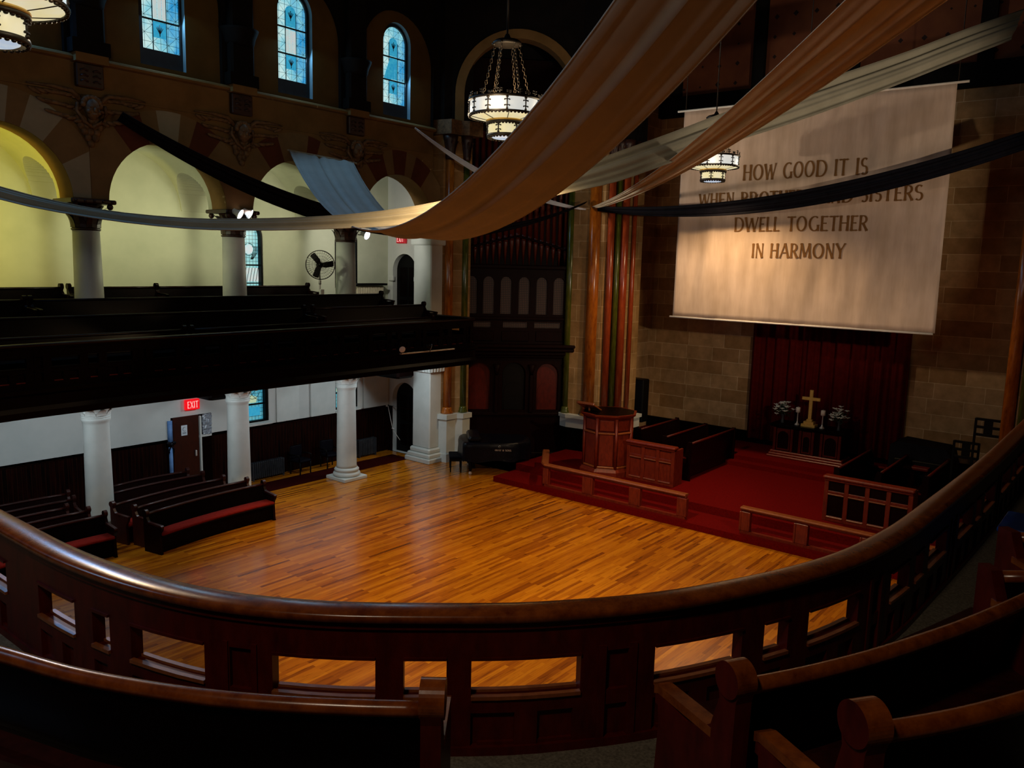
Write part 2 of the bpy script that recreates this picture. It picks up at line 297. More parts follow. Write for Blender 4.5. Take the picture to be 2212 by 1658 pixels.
# ---------------------------------------------------------------- mesh builder (drawing units; metres are made in build)
class MB:
    def __init__(s): s.v = []; s.f = []; s.m = []; s.sm = []
    def add(s, vs, fs, mi=0, smooth=False, T=None):
        o = len(s.v)
        s.v += [tuple(T @ Vector(p)) if T else tuple(p) for p in vs]
        for f in fs: s.f.append([i+o for i in f]); s.m.append(mi); s.sm.append(smooth)
        return s
    def box(s, x0, x1, y0, y1, z0, z1, mi=0, T=None):
        vs = [(x0,y0,z0),(x1,y0,z0),(x1,y1,z0),(x0,y1,z0),(x0,y0,z1),(x1,y0,z1),(x1,y1,z1),(x0,y1,z1)]
        return s.add(vs, [(0,3,2,1),(4,5,6,7),(0,1,5,4),(1,2,6,5),(2,3,7,6),(3,0,4,7)], mi, False, T)
    def bbox(s, x0, x1, y0, y1, z0, z1, b=0.01, mi=0, T=None):
        """box with chamfered vertical and top edges"""
        b = min(b, (x1-x0)*.45, (y1-y0)*.45, (z1-z0)*.45)
        def ring(i, z): return [(x0+i+b,y0+i,z),(x1-i-b,y0+i,z),(x1-i,y0+i+b,z),(x1-i,y1-i-b,z),(x1-i-b,y1-i,z),(x0+i+b,y1-i,z),(x0+i,y1-i-b,z),(x0+i,y0+i+b,z)]
        R = [ring(b*.7, z0), ring(0, z0+b), ring(0, z1-b), ring(b*.7, z1)]
        vs = sum(R, []); fs = [tuple(range(7, -1, -1)), tuple(range(24, 32))]
        for k in range(3):
            for i in range(8): fs.append((k*8+i, k*8+(i+1) % 8, k*8+8+(i+1) % 8, k*8+8+i))
        return s.add(vs, fs, mi, False, T)
    def lathe(s, prof, c=(0,0,0), n=24, mi=0, T=None, smooth=True, squash=(1,1), start=0.0, cap=True):
        vs = []; fs = []; k = len(prof)
        for i in range(n):
            a = 2*PI*i/n+start
            for r, z in prof: vs.append((c[0]+r*math.cos(a)*squash[0], c[1]+r*math.sin(a)*squash[1], c[2]+z))
        for i in range(n):
            j = (i+1) % n
            for q in range(k-1): fs.append((i*k+q, j*k+q, j*k+q+1, i*k+q+1))
        s.add(vs, fs, mi, smooth, T)
        if cap:
            for q in (0, k-1):
                if prof[q][0] > 1e-4:
                    idx = [i*k+q for i in range(n)]
                    if q == 0: idx = idx[::-1]
                    s.f.append([len(s.v)-n*k+i for i in idx]); s.m.append(mi); s.sm.append(False)
        return s
    def cyl(s, p, q, r, n=10, mi=0, r2=None, T=None):
        p, q = Vector(p), Vector(q); d = q-p; L = d.length
        M = Matrix.Translation(p) @ d.to_track_quat('Z', 'Y').to_matrix().to_4x4()
        return s.lathe([(r, 0), (r if r2 is None else r2, L)], n=n, mi=mi, T=(T @ M) if T else M)
    def tube(s, pts, r, n=8, mi=0, closed=False, flat=1.0):
        P = [Vector(p) for p in pts]; k = len(P); vs = []; fs = []
        rs = r if isinstance(r, (list, tuple)) else [r]*k
        for i, p in enumerate(P):
            if closed: t = P[(i+1) % k]-P[i-1]
            else: t = P[min(i+1, k-1)]-P[max(i-1, 0)]
            t.normalize(); up = Vector((0,0,1)) if abs(t.z) < 0.95 else Vector((1,0,0))
            a = t.cross(up).normalized(); b2 = a.cross(t)
            for j in range(n):
                g = 2*PI*j/n; vs.append(p+a*(rs[i]*math.cos(g))+b2*(rs[i]*math.sin(g)*flat))
        for i in range(k if closed else k-1):
            i2 = (i+1) % k
            for j in range(n): fs.append((i*n+j, i*n+(j+1) % n, i2*n+(j+1) % n, i2*n+j))
        if not closed: fs += [tuple(range(n-1, -1, -1)), tuple((k-1)*n+j for j in range(n))]
        return s.add(vs, fs, mi, True)
    def plate(s, outer, holes, mp, d0, d1, mi=0, smooth_holes=False, mi_side=None):
        """flat plate with holes: polygons in (u, v), mp(u, v, d) places them"""
        loops = [outer]+list(holes)
        tri = tessellate_polygon([[Vector((p[0], p[1], 0)) for p in l] for l in loops])
        flat = [p for l in loops for p in l]; n = len(flat)
        vs = [mp(p[0], p[1], d0) for p in flat]+[mp(p[0], p[1], d1) for p in flat]
        fs = [tuple(t) for t in tri]+[tuple(i+n for i in reversed(t)) for t in tri]
        s.add(vs, fs, mi)
        o = len(s.v)-2*n; b = 0
        for l in loops:
            k = len(l)
            for i in range(k):
                s.f.append([o+b+i, o+b+(i+1) % k, o+b+(i+1) % k+n, o+b+i+n]); s.m.append(mi if mi_side is None else mi_side); s.sm.append(False)
            b += k
        return s
    def sweep(s, path, prof, z=0.0, mi=0, closed=False, smooth=True, nrm=None):
        """sweep a closed (u, v) profile along a plan path; u runs along the left-hand normal"""
        P = [Vector((p[0], p[1])) for p in path]; k = len(P); n = len(prof); vs = []; fs = []
        for i, p in enumerate(P):
            if nrm: nn = Vector(nrm[i])
            else:
                t = P[min(i+1, k-1)]-P[max(i-1, 0)]; t.normalize(); nn = Vector((-t.y, t.x))
            zz = z if not callable(z) else z(i)
            for u, v in prof: vs.append((p.x+nn.x*u, p.y+nn.y*u, zz+v))
        for i in range(k-1):
            for j in range(n): fs.append((i*n+j, i*n+(j+1) % n, (i+1)*n+(j+1) % n, (i+1)*n+j))
        s.add(vs, fs, mi, smooth)
        o = len(s.v)-k*n
        s.f.append([o+j for j in range(n-1, -1, -1)]); s.m.append(mi); s.sm.append(False)
        s.f.append([o+(k-1)*n+j for j in range(n)]); s.m.append(mi); s.sm.append(False)
        return s
    def ball(s, c, r, n=12, mi=0, sq=(1,1,1), T=None):
        pr = [(max(0.0001, math.sin(PI*i/(n//2+2))), -math.cos(PI*i/(n//2+2))) for i in range(n//2+3)]
        M = Matrix.Translation(c) @ Matrix.Diagonal((r*sq[0], r*sq[1], r*sq[2], 1))
        return s.lathe(pr, n=n, mi=mi, T=(T @ M) if T else M)
    def build(s, name, mats, parent=None, local=False):
        if not isinstance(mats, (list, tuple)): mats = [mats]
        me = bpy.data.meshes.new(name)
        off = Vector((0,0,0))
        if parent is not None and not local: off = ORG.get(parent.name, Vector((0,0,0)))
        me.from_pydata([tuple((Vector(p)-off)*S) for p in s.v], [], s.f)
        for mt in mats: me.materials.append(MATS[mt])
        me.polygons.foreach_set('material_index', s.m); me.polygons.foreach_set('use_smooth', s.sm)
        bm = bmesh.new(); bm.from_mesh(me); bmesh.ops.recalc_face_normals(bm, faces=bm.faces); bm.to_mesh(me); bm.free()
        me.update()
        o = bpy.data.objects.new(name, me); C.objects.link(o)
        if parent is not None: o.parent = parent
        ORG[o.name] = off
        return o
ORG = {}
def tag(o, label=None, cat=None, group=None, kind=None):
    if label: o['label'] = label
    if cat: o['category'] = cat
    if group: o['group'] = group
    if kind: o['kind'] = kind
    return o
def thing(name, label, cat, loc, rotz=0.0, group=None, kind=None):
    o = bpy.data.objects.new(name, None); C.objects.link(o); o.empty_display_size = 0.2
    o.location = Vector(loc)*S; o.rotation_euler = (0, 0, rotz); ORG[o.name] = Vector(loc)
    return tag(o, label, cat, group, kind)
def struct(mb, name, mats, label=None, cat=None):
    o = mb.build(name, mats); o['kind'] = 'structure'
    if label: o['label'] = label
    if cat: o['category'] = cat
    return o
def copy_tree(o, parent=None):
    c = o.copy(); C.objects.link(c)
    if parent is not None: c.parent = parent
    for ch in list(o.children): copy_tree(ch, c)
    return c
def arc(cx, cz, r, a0, a1, n=24): return [(cx+r*math.cos(a0+(a1-a0)*i/n), cz+r*math.sin(a0+(a1-a0)*i/n)) for i in range(n+1)]
def arch_loop(cx, half, zb, zs, n=20, r=None, top=None):
    r = half if r is None else r
    return [(cx-half, zb), (cx+half, zb)]+[(cx+half*math.cos(PI*i/n), zs+r*math.sin(PI*i/n)) for i in range(n+1)]
def clip(poly, axis, val, keep_less):
    out = []
    for i in range(len(poly)):
        p, q = poly[i], poly[(i+1) % len(poly)]
        ip = (p[axis] <= val) == keep_less or p[axis] == val; iq = (q[axis] <= val) == keep_less or q[axis] == val
        if ip: out.append(p)
        if ip != iq:
            t = (val-p[axis])/(q[axis]-p[axis]); out.append((p[0]+(q[0]-p[0])*t, p[1]+(q[1]-p[1])*t))
    return out
def rect(x0, x1, z0, z1): return [(x0, z0), (x1, z0), (x1, z1), (x0, z1)]
XZ = lambda u, v, d: (u, d, v)          # wall facing -y
YZ = lambda u, v, d: (d, u, v)          # wall facing -x
def spline(pts, per=10):
    P = [Vector(p) for p in pts]; out = []
    for i in range(len(P)-1):
        p0 = P[i-1] if i > 0 else P[0]*2-P[1]; p1, p2 = P[i], P[i+1]; p3 = P[i+2] if i+2 < len(P) else P[-1]*2-P[-2]
        for k in range(per):
            t = k/per
            out.append(0.5*((2*p1)+(p2-p0)*t+(2*p0-5*p1+4*p2-p3)*t*t+(3*p1-p0-3*p2+p3)*t**3))
    out.append(P[-1]); return out

# ================================================================ THE SHELL
BAYS = [2.54, 5.87, 9.2, 12.52, 15.83]; COLX = [4.2, 7.53, 10.86, 14.19]
YA0, YA1, YW = 16.85, 17.45, 18.9       # arcade wall faces, outer wall face
mb = MB(); mb.box(-3, 17.9, -3.5, 19.2, -0.2, 0.0)
struct(mb, 'floor', 'floor_boards', 'glossy orange-brown strip wood floor of the nave', 'floor')
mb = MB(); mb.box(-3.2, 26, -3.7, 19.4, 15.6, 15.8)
struct(mb, 'ceiling', 'dark_plaster', 'dark ceiling high above the nave', 'ceiling')
# chancel floor in carpeted steps
mb = MB(); mb.box(16.75, 25, 1.0, 14.0, -0.2, 0.15); mb.box(17.75, 25, 1.0, 14.0, 0.15, 0.34); mb.box(22.0, 25, 1.5, 13.6, 0.34, 0.47); mb.box(22.3, 25, 1.5, 13.6, 0.47, 0.6)
mb.plate([(16.75,14.0),(20.8,14.0),(20.5,14.4),(18.1,14.4)], [], lambda u,v,d:(u,v,d), -0.1, 0.02)
struct(mb, 'floor_chancel', 'carpet_red', 'red carpeted chancel floor rising in low steps', 'floor')

# arcade wall of the left gallery: piers, round arches, clerestory recesses
mb = MB()
low = [(2.0, 9.72), (17.15, 9.72), (17.15, 7.04)]
for c in reversed(BAYS): low += [p for p in arc(c, 7.0, 1.32, 0.03, PI-0.03)]
low += [(2.0, 7.04)]
mb.plate(low, [], XZ, YA0, YA1, 0)
struct(mb, 'wall_left_arcade', ['arcade_plaster'], 'brown plaster wall over the left gallery arches', 'wall')
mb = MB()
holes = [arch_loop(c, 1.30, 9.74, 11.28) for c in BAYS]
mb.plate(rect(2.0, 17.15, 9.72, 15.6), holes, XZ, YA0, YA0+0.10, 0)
struct(mb, 'wall_left_clerestory', 'dark_plaster', 'dark upper wall between the clerestory recesses', 'wall')
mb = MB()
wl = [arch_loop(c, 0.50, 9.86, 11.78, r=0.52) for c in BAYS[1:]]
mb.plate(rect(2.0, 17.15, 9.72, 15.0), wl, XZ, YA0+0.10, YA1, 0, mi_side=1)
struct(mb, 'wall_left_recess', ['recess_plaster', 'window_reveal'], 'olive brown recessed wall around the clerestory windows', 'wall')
# string course under the clerestory and the thin moulding below it
mb = MB()
prof = [(0,0),(0.10,0.02),(0.13,0.06),(0.10,0.10),(0.03,0.13),(0,0.13)]
mb.sweep([(2.0, YA0), (17.15, YA0)], [(-u, v) for u, v in prof], 9.62, smooth=False)
mb.sweep([(2.0, YA0), (17.15, YA0)], [(0,0),(-0.03,0.0),(-0.03,0.03),(0,0.03)], 9.02, smooth=False)
for x in COLX: mb.box(x-0.26, x+0.36, YA0-0.24, YA0, 9.60, 9.76)
struct(mb, 'trim_1', 'arcade_plaster', 'brown string course running under the clerestory windows', 'trim')
for k, x in enumerate(COLX):
    mb = MB(); cx_ = x+0.05
    mb.bbox(cx_-0.30, cx_+0.30, YA0-0.20, YA0+0.02, 9.76, 15.4, 0.05)
    mb.box(cx_-0.36, cx_+0.36, YA0-0.24, YA0, 9.76, 10.02)
    mb.lathe([(0.30,0),(0.34,0.06),(0.36,0.16),(0.42,0.30),(0.44,0.36)], (cx_, YA0-0.02, 10.62), 20)
    struct(mb, 'trim_%d' % (k+2), 'dark_plaster', 'dark half column of the clerestory, number %d from the left rear' % (k+1), 'trim')
# arch rings with alternating voussoirs
tones = ['voussoir_grey', 'voussoir_tan', 'voussoir_red']
seqs = [[1,0,1,0,1,0,1,0,1],[1,0,1,0,0,1,0,1,0],[1,1,2,1,0,1,2,1,1],[1,1,2,1,1,2,1,1,1],[1,1,2,1,2,1,2,1,1]]
for k, c in enumerate(BAYS):
    mb = MB(); n = 9; angs = [0, 30, 52, 71, 82, 98, 109, 128, 150, 180]
    for i in range(n):
        a0, a1 = math.radians(angs[i]), math.radians(angs[i+1])
        poly = arc(c, 7.0, 1.325, a0, a1, 6)+list(reversed(arc(c, 7.0, 1.97, a0, a1, 6)))
        for sgn in (1, -1):
            poly = clip(poly, 0, c+sgn*1.66, sgn > 0)
        poly = clip(poly, 1, 7.06, False)
        if len(poly) > 2: mb.plate(poly, [], XZ, YA0-0.012, YA0+0.01, seqs[k][8-i])
    struct(mb, 'trim_%d' % (k+6), tones, 'arch ring of alternating painted blocks, number %d along the left gallery' % (k+1), 'trim')
# groined vaults behind each arch, carried on cross walls at the column lines
mb = MB()
for x in COLX+[0.87]:
    prof = [(x-0.30, 7.04), (x+0.36, 7.04)]
    prof += [p for p in arc(x+1.665, 7.0, 1.36, PI-0.03, PI/2, 14)]+[p for p in arc(x-1.665, 7.0, 1.36, PI/2, 0.03, 14)]
    prof = prof[:2]+[(p[0], p[1]) for p in prof[2:16]]+[(x+1.665, 8.9), (x-1.665, 8.9)]+[p for p in prof[17:]]
    mb.plate(prof, [], XZ, YA1, 17.62)
    # transverse arch: the rest of the block starts beyond a tunnel cut through it
    for (y0, y1) in ((17.62, 17.66),): pass
    top = [(p[0], max(p[1], 0)) for p in prof]
    yc, rr, zs = 18.26, 0.60, 7.28
    # fill above the tunnel in thin slices following its curve
    N = 30
    for i in range(N):
        ya, yb = 17.62+(18.9-17.62)*i/N, 17.62+(18.9-17.62)*(i+1)/N
        ym = (ya+yb)/2; h = zs+math.sqrt(max(0, rr*rr-(ym-yc)**2)) if abs(ym-yc) < rr else 7.0
        p2 = clip(prof, 1, max(h, 7.04), False)
        if len(p2) > 2: mb.plate(p2, [], XZ, ya, yb+0.001)
struct(mb, 'ceiling_gallery_vault', 'cream_plaster', 'cream groined vault over the left gallery', 'ceiling')
# the outer wall, upper storey, with arched window openings
UW = [(12.52, 0.31), (15.66, 0.42)]
mb = MB()
mb.plate(rect(2.0, 17.3, 3.34, 9.2), [arch_loop(c, h, 5.16, 6.48, r=0.40) for c, h in UW], XZ, YW, YW+0.25, 0)
mb.plate(rect(-3, 17.3, 1.47, 3.5), [rect(12.55-0.33, 12.55+0.33, 1.56, 3.2), rect(15.60-0.42, 15.60+0.42, 1.56, 3.2), rect(10.06, 11.16, 1.40, 2.0)], XZ, YW-0.06, YW+0.25, 1)
struct(mb, 'wall_left', ['cream_plaster', 'white_plaster'], 'pale outer wall of the left aisle and its gallery', 'wall')
mb = MB()
mb.plate([(-3,0),(10.06,0),(10.06,1.47),(-3,1.47)], [], XZ, YW-0.03, YW+0.2)
mb.plate([(11.16,0),(17.3,0),(17.3,1.47),(11.16,1.47)], [], XZ, YW-0.03, YW+0.2)
mb.box(-3, 10.06, YW-0.06, YW, 1.40, 1.47); mb.box(11.16, 17.3, YW-0.06, YW, 1.40, 1.47)
struct(mb, 'wall_left_wainscot', 'wainscot_wood', 'dark red beadboard wainscot along the left aisle', 'wall')
# end wall of the aisle with two arched doorways
mb = MB()
mb.plate(rect(17.45, 19.1, 0, 9.2), [arch_loop(18.13, 0.54, 0.002, 1.71), arch_loop(18.17, 0.51, 3.9, 5.68)], YZ, 17.3, 17.55, 0)
for yy in (17.62, 18.72): mb.bbox(17.24, 17.34, yy-0.10, yy+0.10, 5.36, 5.52, 0.02)
struct(mb, 'wall_aisle_end', 'white_plaster', 'white end wall of the left aisle with two round-headed doorways', 'wall')
mb = MB(); mb.plate(rect(17.45, 18.95, 0, 1.45), [arch_loop(18.13, 0.54, 0.002, 1.71)[0:0] or rect(17.59, 18.67, 0.002, 1.449)], YZ, 17.27, 17.31)
struct(mb, 'trim_11', 'wainscot_wood', 'dark wainscot beside the lower arched doorway', 'trim')
for k, (yc, hh, z0, zs) in enumerate(((18.13, 0.54, 0.0, 1.71), (18.17, 0.51, 3.9, 5.68))):
    d = thing('door_%d' % (k+1), ['lower', 'upper'][k]+' arched doorway with a dark door at the end of the left aisle', 'door', (17.5, yc, z0), kind='structure')
    mb = MB(); mb.plate(arch_loop(yc, hh-0.01, z0+0.01, zs), [], YZ, 17.47, 17.53); mb.build('door_leaf', 'black_paint', d)
    mb = MB()
    for i in range(2): mb.bbox(17.45, 17.475, yc-0.36+0.40*i, yc-0.04+0.40*i, z0+0.2, z0+0.9, 0.01); mb.bbox(17.45, 17.475, yc-0.36+0.40*i, yc-0.04+0.40*i, z0+1.0, zs+0.1, 0.01)
    mb.build('panel', 'black_walnut', d)
    mb = MB(); mb.ball((17.43, yc-hh+0.1, z0+1.0), 0.03); mb.build('knob', 'silver', d)

# other walls that close the church
mb = MB()
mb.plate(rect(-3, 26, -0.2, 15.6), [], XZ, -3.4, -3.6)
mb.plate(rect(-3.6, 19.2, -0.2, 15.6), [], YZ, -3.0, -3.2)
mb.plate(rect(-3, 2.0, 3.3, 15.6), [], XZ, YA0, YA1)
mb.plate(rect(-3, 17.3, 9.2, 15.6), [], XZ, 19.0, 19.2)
struct(mb, 'wall_rear', 'dark_plaster', 'dark rear and right walls of the church', 'wall')
# altar wall and chancel
XB = 24.35
mb = MB(); mb.plate(rect(1.2, 14.0, 0, 11.1), [], YZ, XB, XB+0.3); 
mb.plate([(20.9, 0), (XB+0.1, 0), (XB+0.1, 11.1), (20.9, 11.1)], [], XZ, 13.52, 13.8)
mb.plate([(20.9, 0), (XB+0.1, 0), (XB+0.1, 11.1), (20.9, 11.1)], [], XZ, 1.62, 1.34)
struct(mb, 'wall_chancel', 'ashlar', 'buff stone block walls around the chancel', 'wall')
mb = MB(); mb.plate(rect(1.2, 14.0, 11.1, 15.6), [], YZ, XB, XB+0.3)
mb.plate([(20.9, 11.1), (XB, 11.1), (XB, 15.6), (20.9, 15.6)], [], XZ, 13.52, 13.8)
mb.plate([(20.9, 11.1), (XB, 11.1), (XB, 15.6), (20.9, 15.6)], [], XZ, 1.62, 1.34)
struct(mb, 'wall_chancel_upper', 'stencil_wall', 'dark red stencilled wall high above the altar', 'wall')
mb = MB()
mb.box(XB-0.25, XB, 1.6, 13.6, 10.75, 11.35)
for y in (4.3, 7.57, 10.3, 13.0): mb.box(XB-0.16, XB, y-0.18, y+0.18, 11.3, 15.6)
struct(mb, 'trim_12', 'dark_plaster', 'dark cornice and ribs high on the altar wall', 'trim')
mb = MB(); mb.box(XB-0.06, XB, 1.7, 13.5, 0.6, 0.95)
struct(mb, 'baseboard_chancel', 'black_walnut', 'dark baseboard along the altar wall', 'baseboard')
# chancel arch wall
mb = MB()
hole = [(2.3, 0.0)]+[(12.85, 0.0)]+[(7.575+5.275*math.cos(PI*i/30), 9.6+5.275*math.sin(PI*i/30)) for i in range(31)]
mb.plate([(0.4, 9.6)]+[(2.3, 9.6)]+[(7.575+5.275*math.cos(PI-PI*i/30), 9.6+5.275*math.sin(PI-PI*i/30)) for i in range(31)]+[(12.85, 9.6), (14.2, 9.6), (14.2, 15.6), (0.4, 15.6)], [], YZ, 20.5, 20.9)
struct(mb, 'wall_chancel_arch', 'dark_plaster', 'dark wall over the chancel arch', 'wall')
# diagonal organ wall with its big arch
OC = Vector((19.12, 15.32, 0)); OT = Vector((0.7071, -0.7071, 0)); ON = Vector((0.7071, 0.7071, 0))
def OP(u, v, d): p = OC+OT*u+ON*d; return (p.x, p.y, v)
mb = MB()
o = [(-3.0, 9.6), (-1.62, 9.6)]+[(1.62*math.cos(PI-PI*i/28), 10.75+1.62*math.sin(PI-PI*i/28)) for i in range(29)]+[(1.62, 9.6), (3.0, 9.6), (3.0, 15.6), (-3.0, 15.6)]
mb.plate(o, [], OP, -0.05, 0.35)
struct(mb, 'wall_organ', 'dark_plaster', 'dark diagonal wall over the organ arch', 'wall')
mb = MB()
ring = [(-1.86, 9.6), (-1.60, 9.6)]+[(1.60*math.cos(PI-PI*i/28), 10.75+1.60*math.sin(PI-PI*i/28)) for i in range(29)]+[(1.60, 9.6), (1.86, 9.6)]+[(1.86*math.cos(PI*i/28), 10.75+1.86*math.sin(PI*i/28)) for i in range(29)]
mb.plate(ring, [], OP, -0.14, 0.30)
struct(mb, 'trim_13', 'arcade_plaster', 'brown moulded arch high above the organ', 'trim')
mb = MB()
mb.plate([(-1.9, 0), (1.95, 0), (1.95, 13), (-1.9, 13)], [], OP, 1.3, 1.5)
mb.box(17.62, 19.5, 17.5, 19.2, 0, 13); 
struct(mb, 'wall_organ_chamber', 'dark_plaster', 'dark back of the organ chamber', 'wall')

mb = MB()
for pl in ([(20.36,14.12),(20.52,13.10),(20.66,13.02),(21.0,12.85),(21.6,12.62),(21.9,12.62),(21.9,13.6),(20.9,14.6)], [(17.45,16.72),(17.72,16.66),(18.02,16.42),(18.26,16.34),(18.3,17.4),(17.45,17.4)], [(20.6,2.1),(20.9,2.34),(21.2,2.42),(21.9,2.42),(21.9,0.6),(20.6,0.6)]):
    mb.plate(pl, [], lambda u,v,d:(u,v,d), 9.6, 15.6)
struct(mb, 'wall_pier_upper', 'dark_plaster', 'dark upper masses of the piers above their capitals', 'wall')
# ---------------------------------------------------------------- windows
def clere(n, c):
    wz = thing('window_%d' % n, 'arched blue clerestory window '+('nearest the left edge with a cut off top', 'in the middle of the three', 'nearest the organ with one light tilted open')[n-1] if n < 8 else 'arched blue clerestory window beyond the left edge, mirrored in the handrail', 'window', (c, 17.12, 10.2), kind='structure')
    g = 0.415
    mb = MB(); mb.plate([(p[0]-c, p[1]-10.2) for p in arch_loop(c, g, 10.22, 11.80)], [], XZ, 0.0, 0.02)
    mb.build('glass', 'clerestory_glass', wz, local=True)
    mb = MB(); fr = arch_loop(0, g+0.09, -0.34, 1.58, r=g+0.09)
    mb.plate(fr, [arch_loop(0, g-0.005, 0.015, 1.6)], XZ, -0.05, 0.05)
    for z in (0.62, 1.22): mb.box(-g, g, -0.03, 0.0, z-0.016, z+0.016)
    fr_ = mb.build('frame', 'lead', wz, local=True)
    # little arched panel at the top, column of plain panes, lily medallion below
    mb = MB(); mb.plate(arch_loop(-0.02, 0.15, 1.26, 1.58, 12), [], XZ, -0.012, 0.0); mb.plate(rect(-0.17, 0.13, 0.28, 0.60), [], XZ, -0.012, 0.0)
    mb.build('medallion', 'blue_glass', wz, local=True)
    mb = MB()
    for i in range(3): mb.plate(rect(-0.15+0.1*i, -0.065+0.1*i, 0.66, 1.18), [], XZ, -0.012, 0.0)
    mb.build('centre_light', 'pale_glass' if n != 3 else 'blue_glass', wz, local=True)
    mb = MB()
    for zc in (0.44, 1.52):
        for a in range(5):
            an = math.radians(30+30*a)
            mb.tube([(-0.02, -0.02, zc-0.08), (-0.02+0.06*math.cos(an), -0.02, zc-0.02+0.06*math.sin(an)), (-0.02+0.08*math.cos(an), -0.02, zc+0.05*math.sin(an)+0.02)], 0.008, 5)
        mb.tube([(-0.02, -0.02, zc-0.13), (-0.02, -0.02, zc+0.1)], 0.009, 5)
    for x in (-0.17, 0.13): mb.box(x-0.006, x+0.006, -0.02, -0.01, 0.02, 1.6)
    mb.build('leading', 'lead', wz, local=True)
    if n == 3:
        mb = MB(); mb.plate([(-0.36, 0.64), (-0.10, 0.64), (0.10, 1.20), (-0.14, 1.20)], [], XZ, -0.03, -0.016); mb.build('open_light', 'blue_glass', wz, local=True)
    return wz
for i, c in enumerate((9.24, 12.53, 15.85, 5.90)): clere(i+1 if i < 3 else 8, c)
for k, (c, h) in enumerate(UW):
    wz = thing('window_%d' % (4+k), 'tall arched gallery window glowing pale turquoise '+['left of the round fan', 'half hidden behind the third gallery column'][k], 'window', (c, YW+0.14, 5.2), kind='structure')
    mb = MB(); mb.plate(arch_loop(0, h-0.05, 0.02, 1.28, r=0.36), [], XZ, 0, 0.02); mb.build('glass', 'aisle_glass', wz, local=True)
    mb = MB(); mb.plate(arch_loop(0, h+0.02, -0.06, 1.28, r=0.42), [arch_loop(0, h-0.055, 0.015, 1.28, r=0.355)], XZ, -0.14, 0.04); mb.box(-h, h, -0.03, 0.0, 0.55, 0.59); mb.box(-h, h, -0.03, 0, 0.08, 0.11)
    mb.build('frame', 'black_paint', wz, local=True)
    mb = MB(); mb.lathe([(0.001, 0), (0.13, 0)], n=18, T=Matrix.Translation((-0.03, -0.012, 0.98)) @ Matrix.Rotation(PI/2, 4, 'X'), smooth=False); mb.box(-h+0.05, h-0.06, -0.012, -0.002, 0.14, 0.5)
    mb.build('medallion', 'pale_glass', wz, local=True)
    mb = MB()
    for i in range(6): mb.tube([(-0.2+0.09*i, -0.02, 0.14), (-0.12+0.09*i, -0.02, 0.5)], 0.008, 4)
    for i in range(4): mb.tube([(0.02+0.02*i, -0.02, 0.72), (0.10+0.04*i, -0.02, 0.90), (0.14+0.03*i, -0.02, 1.06)], 0.01, 4)
    for a in range(3): mb.tube([(-0.03+0.16*math.cos(t*0.4+a*2), -0.02, 0.98+0.16*math.sin(t*0.4+a*2)) for t in range(5)], 0.008, 4)
    mb.build('leading', 'lead', wz, local=True)
for k, (c, h) in enumerate(((12.55, 0.33), (15.60, 0.42))):
    wz = thing('window_%d' % (6+k), 'lower aisle stained glass window in blue and green '+['between the second and third lower columns', 'behind the third lower column'][k], 'window', (c, YW+0.08, 1.6), kind='structure')
    mb = MB(); mb.plate(rect(-h+0.03, h-0.09, 0.0, 1.55), [], XZ, 0, 0.02); mb.build('glass', 'lower_glass', wz, local=True)
    mb = MB(); mb.plate(rect(-h, h, -0.04, 1.6), [rect(-h+0.035, h-0.095, 0.005, 1.54)], XZ, -0.12, 0.05); mb.box(-h, h, -0.03, 0, 0.42, 0.46); mb.build('frame', 'black_paint', wz, local=True)
    mb = MB(); mb.bbox(-h-0.06, h+0.06, -0.24, -0.10, -0.12, -0.06, 0.01); mb.build('sill', 'white_paint', wz, local=True)
    mb = MB(); mb.plate(rect(-0.22, 0.14, 0.12, 0.36), [], XZ, -0.014, -0.002); mb.build('centre_light', 'blue_glass', wz, local=True)
    mb = MB(); mb.plate([(-0.28, 0.48), (0.02, 0.48), (0.06, 0.62), (-0.12, 0.70), (-0.28, 0.62)], [], XZ, -0.014, -0.002); mb.build('medallion', 'amber_glass', wz, local=True)
    mb = MB()
    for a in range(5): mb.tube([(-0.05+(0.1+0.04*a)*math.cos(t*0.45), -0.02, 0.85+(0.12+0.05*a)*math.sin(t*0.45+a)) for t in range(8)], 0.007, 4)
    mb.build('leading', 'lead', wz, local=True)

# ================================================================ GALLERIES
R0 = [(1.62,7.57),(1.62,4.95),(1.645,3.98),(1.78,3.27),(2.03,2.75),(2.40,2.29),(2.76,1.93),(3.31,1.55),(4.10,1.22),(4.86,1.08),(5.79,1.03),(7.5,0.98),(9.5,0.97),(12,0.97),(15.4,0.97)]
NEAR = [(p.x, p.y) for p in spline(R0, 14)]            # rear + right gallery front, runs away from the left hand
FARP = [(x, 15.14-y) for x, y in R0]
endc = [(15.72+0.62*math.sin(a), 14.79-0.62*math.cos(a)) for a in [PI/2*i/5 for i in range(1, 6)]]+[(16.34, 15.4), (16.38, 16.4)]
FAR = [(p.x, p.y) for p in spline(FARP+endc, 12)]      # left gallery front, rounded at the organ end
def arclen(P):
    L = [0.0]
    for i in range(1, len(P)): L.append(L[-1]+math.dist(P[i], P[i-1]))
    return L
def sub(P, L, a, b, step=0.12):
    """points and normals of path P between arc lengths a and b"""
    n = max(1, int((b-a)/step)); out = []; nr = []
    for i in range(n+1):
        s = a+(b-a)*i/n; j = 1
        while j < len(L)-1 and L[j] < s: j += 1
        t = (s-L[j-1])/max(1e-9, L[j]-L[j-1]); p = Vector(P[j-1]).lerp(Vector(P[j]), t)
        d = (Vector(P[min(j+1, len(P)-1)])-Vector(P[max(j-2, 0)])).normalized()
        out.append((p.x, p.y)); nr.append((-d.y, d.x))
    return out, nr
def boxprof(u0, u1, v0, v1): return [(u0, v0), (u1, v0), (u1, v1), (u0, v1)]
